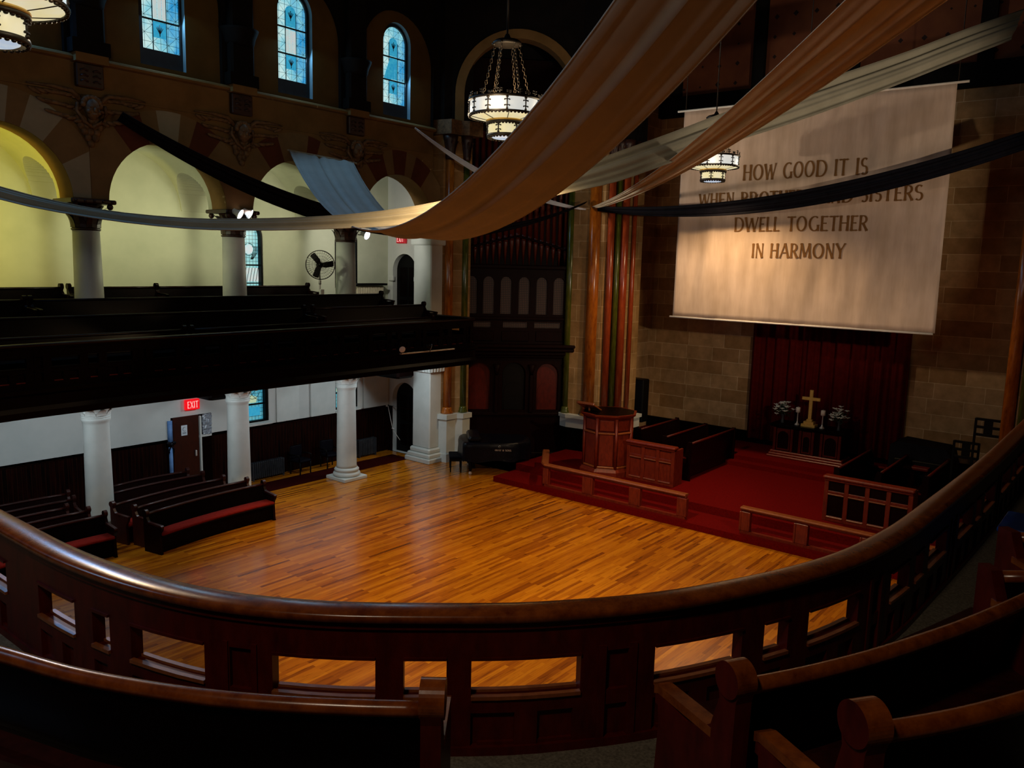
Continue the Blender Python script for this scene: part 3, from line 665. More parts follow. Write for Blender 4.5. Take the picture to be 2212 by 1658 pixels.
def railprof(hw, z0, z1):
    pr = [(-hw*0.75, z0), (hw*0.75, z0), (hw*0.95, z0+0.012)]
    pr += [(hw*math.cos(a), z0+0.03+(z1-z0-0.03)*math.sin(a)**0.8) for a in [PI*i/12 for i in range(0, 13)]]
    pr.append((-hw*0.95, z0+0.012)); return pr
def parapet(P, bays, label, s_end, wd, rail_m, inner=-1):
    """gallery front: bays is a list of (kind, s0, s1); kind o = open light, w = post"""
    L = arclen(P); mid = sub(P, L, s_end/2, s_end/2+0.01)[0][0]
    root = thing('gallery_parapet', label, 'balustrade', (mid[0], mid[1], 3.84))
    def sw(name, a, b, prof, mats, step=0.12, parent=root, z=0.0, smooth=False):
        pts, nr = sub(P, L, a, b, step); mb = MB(); mb.sweep(pts, prof, z, smooth=smooth, nrm=nr); return mb.build(name, mats, parent)
    sw('handrail', 0, s_end, railprof(0.074, 4.475, 4.532), rail_m, 0.1, smooth=True)
    sw('frieze_rail', 0, s_end, boxprof(-0.032, 0.032, 4.312, 4.478), wd)
    sw('frieze_moulding', 0, s_end, boxprof(-0.046, 0.046, 4.445, 4.476), wd)
    sw('middle_rail', 0, s_end, boxprof(-0.032, 0.032, 4.055, 4.125), wd)
    sw('bottom_rail', 0, s_end, boxprof(-0.045, 0.045, 3.80, 3.90), wd)
    sw('fascia', 0, s_end, [(-0.05, 3.34), (0.12, 3.34), (0.13, 3.45), (0.09, 3.52), (0.09, 3.70), (0.15, 3.74), (0.15, 3.80), (-0.05, 3.80)] if inner < 0 else [(0.05, 3.34), (-0.12, 3.34), (-0.13, 3.45), (-0.09, 3.52), (-0.09, 3.70), (-0.15, 3.74), (-0.15, 3.80), (0.05, 3.80)], wd)
    prev = 0.0
    for kind, a, b in bays:
        if a > prev+0.01: sw('stile', prev, a, boxprof(-0.032, 0.032, 3.895, 4.34), wd)
        if kind == 'o':
            lp = sw('lower_panel', a-0.06, b+0.06, boxprof(-0.010, 0.010, 3.895, 4.06), wd)
            for sg in (-1, 1):
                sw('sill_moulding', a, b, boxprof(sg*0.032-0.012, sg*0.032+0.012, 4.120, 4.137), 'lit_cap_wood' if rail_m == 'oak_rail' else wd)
                sw('head_moulding', a, b, boxprof(sg*0.032-0.010, sg*0.032+0.010, 4.302, 4.315), wd)
            n = 2 if b-a > 0.3 else 1
            for i in range(n):
                pa = a-0.02+(b-a+0.04)*i/n+0.05; pb = a-0.02+(b-a+0.04)*(i+1)/n-0.05
                sw('lower_panel_moulding', pa, pb, boxprof(-0.026, 0.026, 3.895, 3.915), 'mahogany', parent=lp)
                sw('lower_panel_moulding', pa, pb, boxprof(-0.022, 0.022, 4.042, 4.058), wd, parent=lp)
                sw('lower_stile', pb, pb+0.10 if i < n-1 else pb+0.08, boxprof(-0.032, 0.032, 3.895, 4.06), wd)
        else:
            c = (a+b)/2; hw = (b-a)/2
            sw('post_panel', c-0.08, c+0.08, boxprof(-0.012, 0.012, 3.90, 4.34), wd)
            for sg in (-1, 1):
                lo, hi = (a-0.03, c-0.055) if sg < 0 else (c+0.055, b+0.03)
                sw('post_stile', lo, hi, boxprof(-0.040, 0.040, 3.895, 4.34), wd)
        prev = b
    if prev < s_end-0.02: sw('stile', prev, s_end, boxprof(-0.032, 0.032, 3.895, 4.34), wd)
    return root
# bay rhythm measured on the near front: wide light, narrow light, wide light, panelled post
LN = arclen(NEAR)
def s_of(px):
    best = None
    for i in range(len(NEAR)):
        q = px_of((NEAR[i][0], NEAR[i][1], 4.25))
        p = RW.transposed() @ (Vector((NEAR[i][0], NEAR[i][1], 4.25))-EYEV)
        if p.z < 0.3 or q[0] < -150: continue
        if best is not None and (best[1] <= px <= q[0]):
            t = (px-best[1])/(q[0]-best[1]); return best[0]+(LN[i]-best[0])*t
        best = (LN[i], q[0])
    return None
spans = [('o',97,175),('o',213,250),('o',295,452),('w',505,550),('o',595,813),('o',873,965),('o',1018,1250),('w',1300,1355),('o',1407,1593),('o',1640,1692),('o',1735,1843),('w',1870,1890),('o',1912,1953)]
bays = []
for k, a, b in spans:
    sa, sb = s_of(a), s_of(b)
    if sa and sb: bays.append((k, sa, sb))
period = [b for b in bays if b[0] == 'w']
P_ = period[-2][1]-period[-3][1] if len(period) >= 3 else 1.6
first = bays[0][1]
pre = []
s = first-0.42
while s > 0.6: pre = [('o', s-0.34, s)]+pre; s -= 0.5
bays = pre+bays
s = bays[-1][2]+0.12
k = 0
while s < LN[-1]-0.8:
    wdt = (0.18, 0.45, 0.10, 0.45)[k % 4]; bays.append(('o' if k % 4 != 2 else 'w', s, s+wdt)); s += wdt+0.12; k += 1
parapet(NEAR, bays, 'red-brown curved gallery front with a broad polished handrail sweeping across the foreground', LN[-1], 'mahogany', 'oak_rail')
LF = arclen(FAR); fb = []; s = 2.0; k = 0
while s < LF[-1]-1.0:
    wdt = (0.45, 0.18, 0.45, 0.10)[k % 4]; fb.append(('o' if k % 4 != 3 else 'w', s, s+wdt)); s += wdt+0.14; k += 1
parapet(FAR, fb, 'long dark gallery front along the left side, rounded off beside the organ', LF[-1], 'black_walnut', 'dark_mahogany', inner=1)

# gallery floors
mb = MB()
poly = [(x, y) for x, y in FAR if True]+[(17.2, 16.4), (17.2, 18.9), (-2.9, 18.9), (-2.9, 7.57)]
poly = [(p[0], p[1]) for i, p in enumerate(poly) if i % 3 == 0 or i > len(FAR)-4 or i == 0]
mb.plate(poly, [], lambda u, v, d: (u, v, d), 3.34, 3.80)
for (y0, z) in ((14.98, 4.05), (15.66, 4.33), (16.5, 4.50)): mb.box(-2.9, 16.2, y0, 18.88, 3.8, z)
struct(mb, 'floor_gallery_left', 'black_walnut', 'dark stepped floor of the left gallery', 'floor')
mb = MB()
poly = [(x, y) for i, (x, y) in enumerate(NEAR) if i % 3 == 0]+[(15.4, 0.97), (15.4, -3.35), (-2.9, -3.35), (-2.9, 7.57)]
mb.plate(poly, [], lambda u, v, d: (u, v, d), 3.34, 3.86)
struct(mb, 'floor_gallery_rear', 'carpet_grey', 'grey speckled carpet on the floor of the near gallery', 'floor')
mb = MB()
for x, y0 in ((10.5, 17.2), (16.2, 16.9)): mb.bbox(x-0.34, x+0.34, y0, 18.86, 2.62, 3.34, 0.06)
struct(mb, 'trim_14', 'black_walnut', 'dark cross beams under the left gallery floor', 'trim')
# transverse upper colonnette shadows aside, columns
def leaf(mb, c, ang, r0, z0, h, wv, out):
    M = Matrix.Translation(c) @ Matrix.Rotation(ang, 4, 'Z'); vs = []; fs = []
    for i in range(5):
        t = i/4; ww = wv*(1-0.55*t*t); x = r0+out*(t**2.2); z = z0+h*t-(0.25*h*max(0, t-0.75)*4)*0.3
        vs += [(x, -ww/2, z), (x+0.022, 0, z+0.01), (x, ww/2, z)]
    for i in range(4):
        for j in range(2): fs.append((i*3+j, i*3+j+1, i*3+j+4, i*3+j+3))
    n = len(vs); vs += [(p[0]-0.02, p[1], p[2]) for p in vs]
    fs += [tuple(i+n for i in reversed(f)) for f in fs[:8]]
    mb.add(vs, fs, 0, False, M)
def capital(mb, c, r, h, half):
    mb.lathe([(r*1.06, 0), (r*1.12, 0.03), (r*1.0, 0.05), (r*1.02, h*0.5), (r*1.25, h*0.86)], c, 20)
    for k in range(8): leaf(mb, c, k*PI/4, r*1.02, 0.05, h*0.45, r*0.85, 0.10)
    for k in range(8): leaf(mb, c, k*PI/4+PI/8, r*1.04, h*0.28, h*0.55, r*0.8, 0.17)
    for k in range(4):
        a = k*PI/2+PI/4; q = (c[0]+half*1.10*math.cos(a), c[1]+half*1.10*math.sin(a), c[2]+h*0.78); mb.ball(q, 0.065, 8)
    mb.bbox(c[0]-half, c[0]+half, c[1]-half, c[1]+half, c[2]+h*0.86, c[2]+h, 0.02)
    for k in range(5):
        for sy in (-1, 1): mb.ball((c[0]-half+half*2*(k+0.5)/5, c[1]+sy*half, c[2]+h*0.93), 0.035, 6)
where = ['behind the pews at the far left', 'beside the doorway with the paper notice', 'standing free on the wood floor']
for k, x in enumerate(COLX[1:]):
    t = thing('column', 'white round lower column '+where[k], 'column', (x, 17.15, 0), group='white columns under the left gallery', kind='thing')
    mb = MB(); mb.bbox(-0.40, 0.40, -0.40, 0.40, 0, 0.09, 0.012); mb.build('plinth', 'white_paint', t, True)
    mb = MB(); mb.lathe([(0.30,0.09),(0.36,0.10),(0.375,0.14),(0.36,0.19),(0.32,0.205),(0.31,0.23),(0.335,0.25),(0.34,0.28),(0.31,0.315),(0.285,0.33)], n=32); mb.build('base', 'white_paint', t, True)
    mb = MB(); mb.lathe([(0.285,0.33),(0.272,0.40),(0.268,0.9),(0.258,1.7),(0.25,2.46),(0.262,2.52),(0.285,2.55),(0.285,2.60),(0.25,2.63)], n=32); mb.build('shaft', 'white_paint', t, True)
    mb = MB(); capital(mb, (0,0,2.60), 0.26, 0.34, 0.40); mb.build('capital', 'white_paint', t, True)
    mb = MB(); mb.bbox(-0.33, 0.33, -0.33, 0.33, 2.94, 3.34, 0.02); mb.build('impost_block', 'black_walnut', t, True)
where = ['under the winged relief nearest the left edge', 'carrying the twin floodlights', 'next to the round fan']
for k, x in enumerate(COLX[1:]):
    t = thing('column', 'white gallery column with a dark leafy capital '+where[k], 'column', (x, 17.15, 4.5), group='columns of the gallery arcade', kind='thing')
    mb = MB(); mb.bbox(-0.33, 0.33, -0.33, 0.33, 0, 0.09, 0.02); mb.lathe([(0.32,0.09),(0.32,0.16),(0.28,0.20)]); mb.build('base', 'white_paint', t, True)
    mb = MB(); mb.lathe([(0.285,0.2),(0.275,0.4),(0.25,1.93)], n=32); mb.build('shaft', 'white_paint', t, True)
    mb = MB(); capital(mb, (0,0,1.93), 0.25, 0.61, 0.44); mb.build('capital', 'capital_bronze', t, True)
# pier between the aisle and the organ
t = thing('pier', 'white square pier with moulded base left of the organ', 'pier', (17.35, 17.0, 0), kind='thing')
mb = MB(); mb.bbox(16.98, 17.5, 16.72, 17.45, 0.42, 7.04, 0.03); mb.build('shaft', 'white_paint', t)
mb = MB(); mb.bbox(16.80, 17.62, 16.55, 17.6, 0, 0.14, 0.02); mb.bbox(16.85, 17.58, 16.60, 17.55, 0.14, 0.27, 0.03); mb.bbox(16.91, 17.54, 16.66, 17.5, 0.27, 0.42, 0.04); mb.build('base', 'white_paint', t)
mb = MB(); mb.bbox(16.90, 17.56, 16.64, 17.5, 6.45, 7.04, 0.03)
for yy in (16.8, 17.05, 17.3): mb.lathe([(0.05,0),(0.10,0.0)], n=10, T=Matrix.Translation((16.895, yy, 6.75)) @ Matrix.Rotation(PI/2, 4, 'Y'), cap=True); mb.ball((16.90, yy, 6.75), 0.07, 8, sq=(0.4,1,1))
mb.build('upper_capital', 'white_paint', t)
mb = MB(); mb.bbox(16.86, 17.56, 16.58, 17.5, 2.85, 3.34, 0.04)
for k in range(7): leaf(mb, (16.86, 16.66+k*0.12, 2.75), PI, 0.0, 0, 0.3, 0.11, 0.06)
for k in range(5): leaf(mb, (16.95+k*0.12, 16.6, 2.75), -PI/2, 0.0, 0, 0.3, 0.11, 0.06)
mb.build('lower_capital', 'white_paint', t)
# clustered pier shafts either side of the organ and along the chancel arch
def shaft(label, p, r, mat, z0, z1, group):
    t = thing('marble_shaft', label, 'shaft', (p[0], p[1], z0), group=group)
    mb = MB(); mb.lathe([(r*1.35,0),(r*1.4,0.05),(r*1.15,0.10),(r*1.2,0.14),(r,0.2)], n=24); mb.build('base', mat, t, True)
    mb = MB(); mb.lathe([(r,0.2),(r*0.97,z1-z0)], n=24); mb.build('shaft', mat, t, True)
    mb = MB(); mb.lathe([(r,z1-z0),(r*1.15,z1-z0+0.05),(r*1.1,z1-z0+0.3),(r*1.6,z1-z0+0.55),(r*1.75,z1-z0+0.7)], n=16)
    for k in range(6): leaf(mb, (0,0,z1-z0), k*PI/3, r, 0.1, 0.45, r, 0.10)
    mb.build('capital', 'capital_bronze', t, True)
g = 'polished marble shafts framing the organ and chancel'
shaft('orange marble shaft left of the organ beside the white pier', (17.62, 16.62), 0.13, 'orange_marble', 1.45, 8.9, g)
shaft('green marble shaft at the left edge of the organ', (18.10, 16.42), 0.105, 'green_marble', 1.45, 8.9, g)
shaft('green marble shaft at the right edge of the organ', (20.40, 14.20), 0.115, 'green_marble', 1.45, 8.9, g)
shaft('broad orange marble shaft on the big pier behind the pulpit', (20.50, 13.42), 0.19, 'orange_marble', 1.45, 8.9, g)
shaft('red marble shaft just right of the broad orange one', (20.62, 12.94), 0.105, 'red_marble', 1.45, 8.9, g)
shaft('green marble shaft between two red ones on the big pier', (20.78, 12.80), 0.085, 'green_marble', 1.45, 8.9, g)
shaft('red marble shaft right of the green one on the big pier', (20.95, 12.67), 0.12, 'red_marble', 1.45, 8.9, g)
shaft('slim red marble shaft at the chancel side of the big pier', (21.36, 12.60), 0.07, 'red_marble', 1.45, 8.9, g)
shaft('orange marble shaft at the right edge of the photo', (20.95, 2.50), 0.135, 'orange_marble', 1.45, 9.2, g)
shaft('green marble shaft beyond the orange one at the right edge', (20.75, 2.20), 0.10, 'green_marble', 1.45, 9.2, g)
t = thing('stone_pier', 'buff stone block pier behind the pulpit with white plinth', 'pier', (20.9, 13.4, 0), kind='thing')
mb = MB()
mb.plate([(20.36,14.12),(20.52,13.10),(20.66,13.02),(20.80,12.95),(21.0,12.85),(21.2,12.72),(21.6,12.62),(21.9,12.62),(21.9,13.6),(20.9,14.6)], [], lambda u,v,d:(u,v,d), 1.45, 9.6); mb.build('pier_body', 'pier_stone', t)
mb = MB(); mb.plate([(20.30,14.30),(20.22,14.02),(20.35,13.15),(20.6,12.75),(21.1,12.45),(21.95,12.45),(21.95,13.6),(20.9,14.7)], [], lambda u,v,d:(u,v,d), 0.0, 1.05); mb.build('pedestal', 'black_walnut', t)
mb = MB(); mb.plate([(20.26,14.30),(20.18,14.02),(20.31,13.15),(20.6,12.75),(21.1,12.45),(21.95,12.45),(21.95,13.6),(20.9,14.7)], [], lambda u,v,d:(u,v,d), 1.05, 1.35)
mb.plate([(20.24,14.34),(20.14,14.02),(20.27,13.12),(20.55,12.70),(21.1,12.4),(22.0,12.40),(22.0,13.6),(20.9,14.75)], [], lambda u,v,d:(u,v,d), 1.35, 1.45); mb.build('pedestal_cap', 'white_paint', t)
t = thing('stone_pier', 'narrow stone strip pier between orange and green shafts left of organ', 'pier', (18.0, 16.7, 0), kind='thing')
mb = MB(); mb.plate([(17.45,16.72),(17.72,16.66),(18.02,16.42),(18.26,16.34),(18.3,17.4),(17.45,17.4)], [], lambda u,v,d:(u,v,d), 1.45, 9.6); mb.build('pier_body', 'pier_stone', t)
mb = MB()
mb.plate([(17.36,16.78),(17.42,16.44),(17.78,16.42),(17.93,16.26),(18.24,16.24),(18.30,17.3),(17.4,17.3)], [], lambda u,v,d:(u,v,d), 0.0, 1.3)
mb.plate([(17.30,16.78),(17.37,16.39),(17.80,16.37),(17.91,16.21),(18.28,16.19),(18.34,17.3),(17.4,17.3)], [], lambda u,v,d:(u,v,d), 1.3, 1.45)
mb.plate([(17.30,16.78),(17.37,16.39),(17.80,16.37),(17.91,16.21),(18.28,16.19),(18.34,17.3),(17.4,17.3)], [], lambda u,v,d:(u,v,d), 0.0, 0.25); mb.build('pedestal', 'white_paint', t)
t = thing('stone_pier', 'dark stone pier behind the marble shafts at the right edge', 'pier', (21.2, 1.8, 0), kind='thing')
mb = MB(); mb.plate([(20.6,2.1),(20.9,2.34),(21.2,2.42),(21.9,2.42),(21.9,0.6),(20.6,0.6)], [], lambda u,v,d:(u,v,d), 0.0, 9.6); mb.build('pier_body', 'pier_stone', t)

# winged head reliefs over the columns
def cherub(x, label):
    t = thing('winged_head_relief', label, 'relief', (x+0.04, YA0-0.01, 8.25), group='winged head reliefs between the arches')
    mb = MB(); mb.ball((0,-0.13,0.50), 0.17, 14, sq=(0.85,0.75,1.2))
    mb.ball((0,-0.265,0.47), 0.035, 8, sq=(0.8,1,1.5)); mb.ball((-0.06,-0.24,0.53), 0.03, 8, sq=(1.2,0.6,0.7)); mb.ball((0.06,-0.24,0.53), 0.03, 8, sq=(1.2,0.6,0.7))
    mb.ball((0,-0.245,0.39), 0.035, 8, sq=(1.4,0.6,0.5)); mb.ball((-0.09,-0.2,0.44), 0.05, 8); mb.ball((0.09,-0.2,0.44), 0.05, 8); mb.build('face', 'relief_brown', t, True)
    mb = MB()
    for a in range(9): mb.ball((0.16*math.cos(PI*a/8), -0.12, 0.58+0.14*math.sin(PI*a/8)), 0.06, 8)
    mb.build('hair', 'relief_brown', t, True)
    for sg in (-1, 1):
        mb = MB()
        for row in range(3):
            for i in range(7-row):
                u = (i+0.6)/7; L_ = 0.22+0.10*u; x0 = sg*(0.18+0.86*u); z0 = 0.70-0.10*row-0.12*u*u+0.10*u*(2-row)*0.6-(0.30*(1-u))*row*0.45
                M = Matrix.Translation((x0, -0.05-0.02*row+0.01*i*0.3, z0)) @ Matrix.Rotation(sg*math.radians(-28+50*(1-u)), 4, 'Y')
                mb.ball((0,0,0), 0.5, 8, sq=(L_*0.85, 0.05, 0.075), T=M)
        mb.tube([(sg*0.16,-0.06,0.62),(sg*0.35,-0.07,0.80),(sg*0.7,-0.05,0.83),(sg*1.12,-0.03,0.82)], [0.05,0.05,0.04,0.015], 6)
        mb.build('wing', 'relief_brown', t, True)
    mb = MB()
    for row in range(5):
        for i in range(5-row):
            u = (i-(4-row)/2)*0.125; mb.ball((u+random.uniform(-.02,.02), -0.05, 0.30-0.11*row), 0.075, 7, sq=(1,0.6,1.1))
    for sg in (-1, 1): mb.tube([(sg*0.26,-0.09,0.60),(sg*0.28,-0.1,0.44),(sg*0.16,-0.12,0.26),(0,-0.1,0.16)], 0.035, 6)
    mb.build('foliage', 'relief_brown', t, True)
    mb = MB(); mb.bbox(-0.26,0.26,-0.13,0.0,0.90,1.34,0.02)
    for sx_ in (-0.12, 0.12):
        for zz in (1.0, 1.1, 1.2): mb.tube([(sx_-0.07,-0.14,zz),(sx_,-0.15,zz+0.03),(sx_+0.07,-0.14,zz)], 0.018, 5)
    mb.build('bracket', 'capital_bronze', t, True)
for x, l in zip(COLX[1:], ['winged angel head relief nearest the left edge, over the first arch pier', 'winged angel head relief above the twin floodlights', 'winged angel head relief beside the grey-blue cloth end']): cherub(x, l)

# ================================================================ PEWS
def frame_at(path, end, sg):
    P = [Vector((p[0], p[1])) for p in path]
    p, t = (P[0], (P[1]-P[0]).normalized()) if end == 0 else (P[-1], (P[-1]-P[-2]).normalized())
    n = Vector((-t.y, t.x))*sg
    if end == 0: t = -t
    return p, t, n               # t points out of the pew
def pew(label, path, z0, sg=1, h=0.78, wd='pew_wood', cap='pew_wood', cushion=None, group=None, ends=(True, True), rack=False, capk=1.0, arm=(0.60, 0.50), plain_end=False, back='pew_back_wood', endm=None, th=0.05, step=None):
    endm = endm or wd
    m = path[len(path)//2]; t = thing('pew', label, 'pew', (m[0], m[1], z0), group=group)
    def sw(name, prof, mat, smooth=False):
        mb = MB(); mb.sweep(path, [(u*sg, v) for u, v in prof], z0, smooth=smooth); return mb.build(name, mat, t)
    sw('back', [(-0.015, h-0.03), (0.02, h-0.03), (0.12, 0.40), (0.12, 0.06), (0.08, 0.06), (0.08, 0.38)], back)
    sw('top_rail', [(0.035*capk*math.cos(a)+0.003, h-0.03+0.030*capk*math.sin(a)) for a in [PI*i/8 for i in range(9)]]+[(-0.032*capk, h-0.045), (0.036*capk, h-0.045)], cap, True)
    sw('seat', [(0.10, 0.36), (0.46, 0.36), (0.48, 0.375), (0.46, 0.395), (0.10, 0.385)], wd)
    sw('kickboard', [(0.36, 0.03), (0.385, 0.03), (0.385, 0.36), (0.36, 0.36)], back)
    if cushion: sw('cushion', [(0.13, 0.39), (0.47, 0.395), (0.485, 0.42), (0.46, 0.45), (0.15, 0.445)], cushion, True)
    if rack:
        sw('book_rack', [(-0.16, 0.40), (-0.01, 0.36), (0.06, 0.36), (0.06, 0.38), (-0.01, 0.38), (-0.155, 0.425), (-0.165, 0.50), (-0.185, 0.50), (-0.175, 0.41)], wd)
    for e in (0, 1):
        if not ends[e]: continue
        p, tt, n = frame_at(path, e, sg)
        if plain_end:
            prof = [(-0.05, 0), (-0.05, h+0.02), (0.05, h+0.02), (0.08, h-0.05), (0.12, 0.62), (0.42, 0.60), (0.46, 0.56), (0.44, 0)]
        else:
            prof = [(-0.03, 0), (-0.045, h-0.06)]+[(0.0+0.062*math.cos(a), h+0.005+0.062*math.sin(a)) for a in [PI-PI*i/10*1.15+0.15 for i in range(11)]]
            prof += [(0.045, h-0.08), (0.085, arm[0]+0.05), (0.15, arm[0]), (0.24, arm[0]-0.03), (arm[1]-0.06, arm[0]-0.02), (arm[1]-0.01, arm[0]-0.03), (arm[1]-0.01, arm[0]-0.07), (0.43, 0.44), (0.42, 0.36), (0.44, 0.06), (0.46, 0.0)]
        def mp(u, v, d): q = p+tt*d+n*u; return (q.x, q.y, z0+v)
        mb = MB(); mb.plate(prof, [], mp, -0.005, th); en = mb.build('end_panel', endm, t)
        mb = MB(); hw = th/2+0.012
        za, ua = arm; pr = [(0.08, za), (ua-0.03, za-0.022), (ua, za-0.035), (ua, za), (ua-0.03, za+0.012), (0.08, za+0.035)]
        mb.plate(pr, [], mp, th/2-0.031, th/2+0.031); mb.build('armrest', cap, en)
        if not plain_end:
            mb = MB(); mb.plate([(0.064*math.cos(a), h+0.008+0.064*math.sin(a)) for a in [2*PI*i/36 for i in range(36)]], [], mp, -0.010, th+0.010, mi=1, mi_side=0); mb.build('scroll', [cap, endm], en)
    return t
def line(a, b, n=2, bow=0.0):
    out = []
    for i in range(n+1):
        t = i/n; p = Vector(a).lerp(Vector(b), t); d = Vector(b)-Vector(a); q = Vector((-d.y, d.x)).normalized()*bow*4*t*(1-t)
        out.append((p.x+q.x, p.y+q.y))
    return out
# near gallery
zt = 4.62
NL = [tuple(at_z(x, y, zt))[:2] for x, y in [(-220, 1335), (0, 1395), (150, 1437), (300, 1466), (450, 1487), (600, 1500), (760, 1508), (915, 1512)]]
NL = [(p.x, p.y) for p in spline(NL, 4)]
pew('curved dark pew in the left foreground facing the gallery front', NL, 3.86, sg=1, h=zt-3.86, cap='oak_rail', endm='mahogany', group='pews of the near gallery', ends=(False, True), rack=True, th=0.06, capk=0.8, arm=(0.54, 0.42))
NR = [tuple(at_z(x, y, zt))[:2] for x, y in [(1606, 1466), (1740, 1440), (1880, 1405), (2010, 1364), (2110, 1328), (2230, 1276), (2330, 1228)]]
NR = [(p.x, p.y) for p in spline(NR, 4)]
pew('curved dark pew right of the aisle, nearest the gallery front', NR, 3.86, sg=1, h=zt-3.86, cap='oak_rail', endm='mahogany', group='pews of the near gallery', ends=(True, False), rack=True, th=0.06, capk=0.9, arm=(0.51, 0.46))
zt2 = 4.78
NR2 = [tuple(at_z(x, y, zt2))[:2] for x, y in [(1888, 1562), (2010, 1543), (2120, 1520), (2230, 1490), (2330, 1456)]]
NR2 = [(p.x, p.y) for p in spline(NR2, 4)]
pew('second curved pew in the bottom right corner with a rounded scroll end', NR2, 3.98, sg=1, h=zt2-3.98, cap='oak_rail', endm='mahogany', group='pews of the near gallery', ends=(True, False), rack=True, th=0.06, capk=0.9, arm=(0.51, 0.46))
mb = MB(); q = [(p[0], p[1]) for p in NR2]
mb.plate([(q[0][0]-0.05, q[0][1]+0.55), (q[-1][0]+0.1, q[-1][1]+0.55), (q[-1][0]+0.1, -3.0), (0.3, -3.0), (0.3, q[0][1]-1.2), (q[0][0]-0.3, q[0][1]-0.2)], [], lambda u,v,d:(u,v,d), 3.86, 3.98) if False else None
# right gallery pews seen end on
pe = at_z(2148, 1232, 4.60); pf = at_z(2260, 1256, 4.60)
pew('small dark pew with an orange-lit top in the right gallery', line((pe.x, pe.y), (pf.x+0.4, pf.y-0.25)), 3.86, sg=-1, h=0.74, cap='oak_rail', endm='mahogany', group='pews of the right gallery', ends=(True, False), plain_end=True)
pe = at_z(2188, 1150, 4.60); pf = at_z(2290, 1168, 4.60)
pew('second small pew behind it at the right edge of the photo', line((pe.x, pe.y), (pf.x+0.5, pf.y-0.3)), 3.86, sg=-1, h=0.74, cap='oak_rail', endm='mahogany', group='pews of the right gallery', ends=(True, False), plain_end=True)
t = thing('storage_box', 'blue plastic box on the floor between the right gallery pews', 'box', tuple(at_z(2196, 1215, 3.87)))
p = at_z(2212, 1212, 3.87); mb = MB(); mb.bbox(p.x-0.25, p.x+0.25, p.y-0.2, p.y+0.15, 3.865, 4.13, 0.02); mb.build('body', 'blue_plastic', t)
mb = MB(); mb.bbox(p.x-0.27, p.x+0.27, p.y-0.22, p.y+0.17, 4.13, 4.17, 0.01); mb.build('lid', 'blue_plastic', t)

# left gallery: four stepped rows
g = 'dark pews of the left gallery'
rows = [(14.85, 4.57, 3.82), (15.55, 4.85, 4.06), (16.4, 5.11, 4.34), (17.78, 5.28, 4.51)]
segs = {0: [(3.2, 8.25, 'left part'), (8.45, 15.1, 'right part')], 1: [(3.0, 11.6, 'left part'), (11.9, 15.5, 'right part')], 2: [(2.8, 6.0, 'far left part'), (6.15, 14.75, 'long middle part')], 3: [(2.8, 7.22, 'far left part'), (7.42, 9.25, 'part behind the first column'), (9.3, 13.4, 'part left of the round fan')]}
rn = ['front row', 'second row', 'third row', 'rear row']
for k, (y, ztop, zf) in enumerate(rows):
    for a, b, nm in segs[k]:
        pew('dark pew in the %s of the left gallery, %s' % (rn[k], nm), line((b, y), (a, y), 4), zf, sg=1, h=ztop-zf, wd='dark_mahogany', back='black_walnut', cap='dark_mahogany', group=g)
# main floor, left side
g = 'pews on the church floor at the left'
rn = ['front row', 'second row', 'third row', 'fourth row', 'rear row']
for k, (ya, yb, xa, xb) in enumerate([(15.66, 15.90, 7.78, 10.66), (16.17, 16.40, 7.8, 10.55), (16.70, 16.96, 7.6, 10.28), (17.55, 17.62, 7.9, 10.14), (18.1, 18.14, 8.2, 10.04)]):
    pew('long %s pew under the left gallery, %s' % (rn[k], ['with red cushion facing the floor', 'right behind the cushioned one', 'third back from the open floor', 'partly behind the first white column', 'against the dark wainscot'][k]),
        line((xb, yb), (xa, ya), 6, -0.10), 0.0, sg=1, h=0.80, wd='dark_mahogany' if k == 0 else 'pew_wood', back='black_walnut' if k == 0 else 'dark_mahogany', cushion='cushion_red', group=g)
for k, (ya, yb, xa, xb) in enumerate([(16.0, 16.18, 4.5, 7.16), (16.53, 16.69, 4.5, 7.06), (17.06, 17.20, 4.6, 6.85), (17.62, 17.70, 4.6, 7.2), (18.2, 18.22, 4.7, 7.3)]):
    pew('shorter pew left of the first white column, %s' % rn[k], line((xb, yb), (xa, ya), 6, -0.08), 0.0, sg=1, h=0.80, wd='dark_mahogany' if k == 0 else 'pew_wood', back='black_walnut' if k == 0 else 'dark_mahogany', cushion='cushion_red', group=g)
# a cushioned pew deeper under the rear gallery, seen through the gallery front at the far left
for k, yy in enumerate((13.6,)):
    p0 = at_z(-60, 1250, 0.42); p1 = at_z(34, 1205, 0.42)
    pew('red cushioned pew glimpsed at the left edge below the handrail', line((p1.x, p1.y+0.3), (p0.x-1.2, p0.y+0.35), 3), 0.0, sg=1, h=0.80, wd='dark_mahogany', back='black_walnut', cushion='cushion_red', group=g)

# ================================================================ ORGAN
org = thing('pipe_organ', 'tall dark pipe organ case across the diagonal corner with copper pipes', 'organ', (OC.x, OC.y, 0), rotz=-PI/4)
def lb(name, mats, fn, par=None):
    par = par or org
    mb = MB(); fn(mb); return mb.build(name, mats, par, local=True)
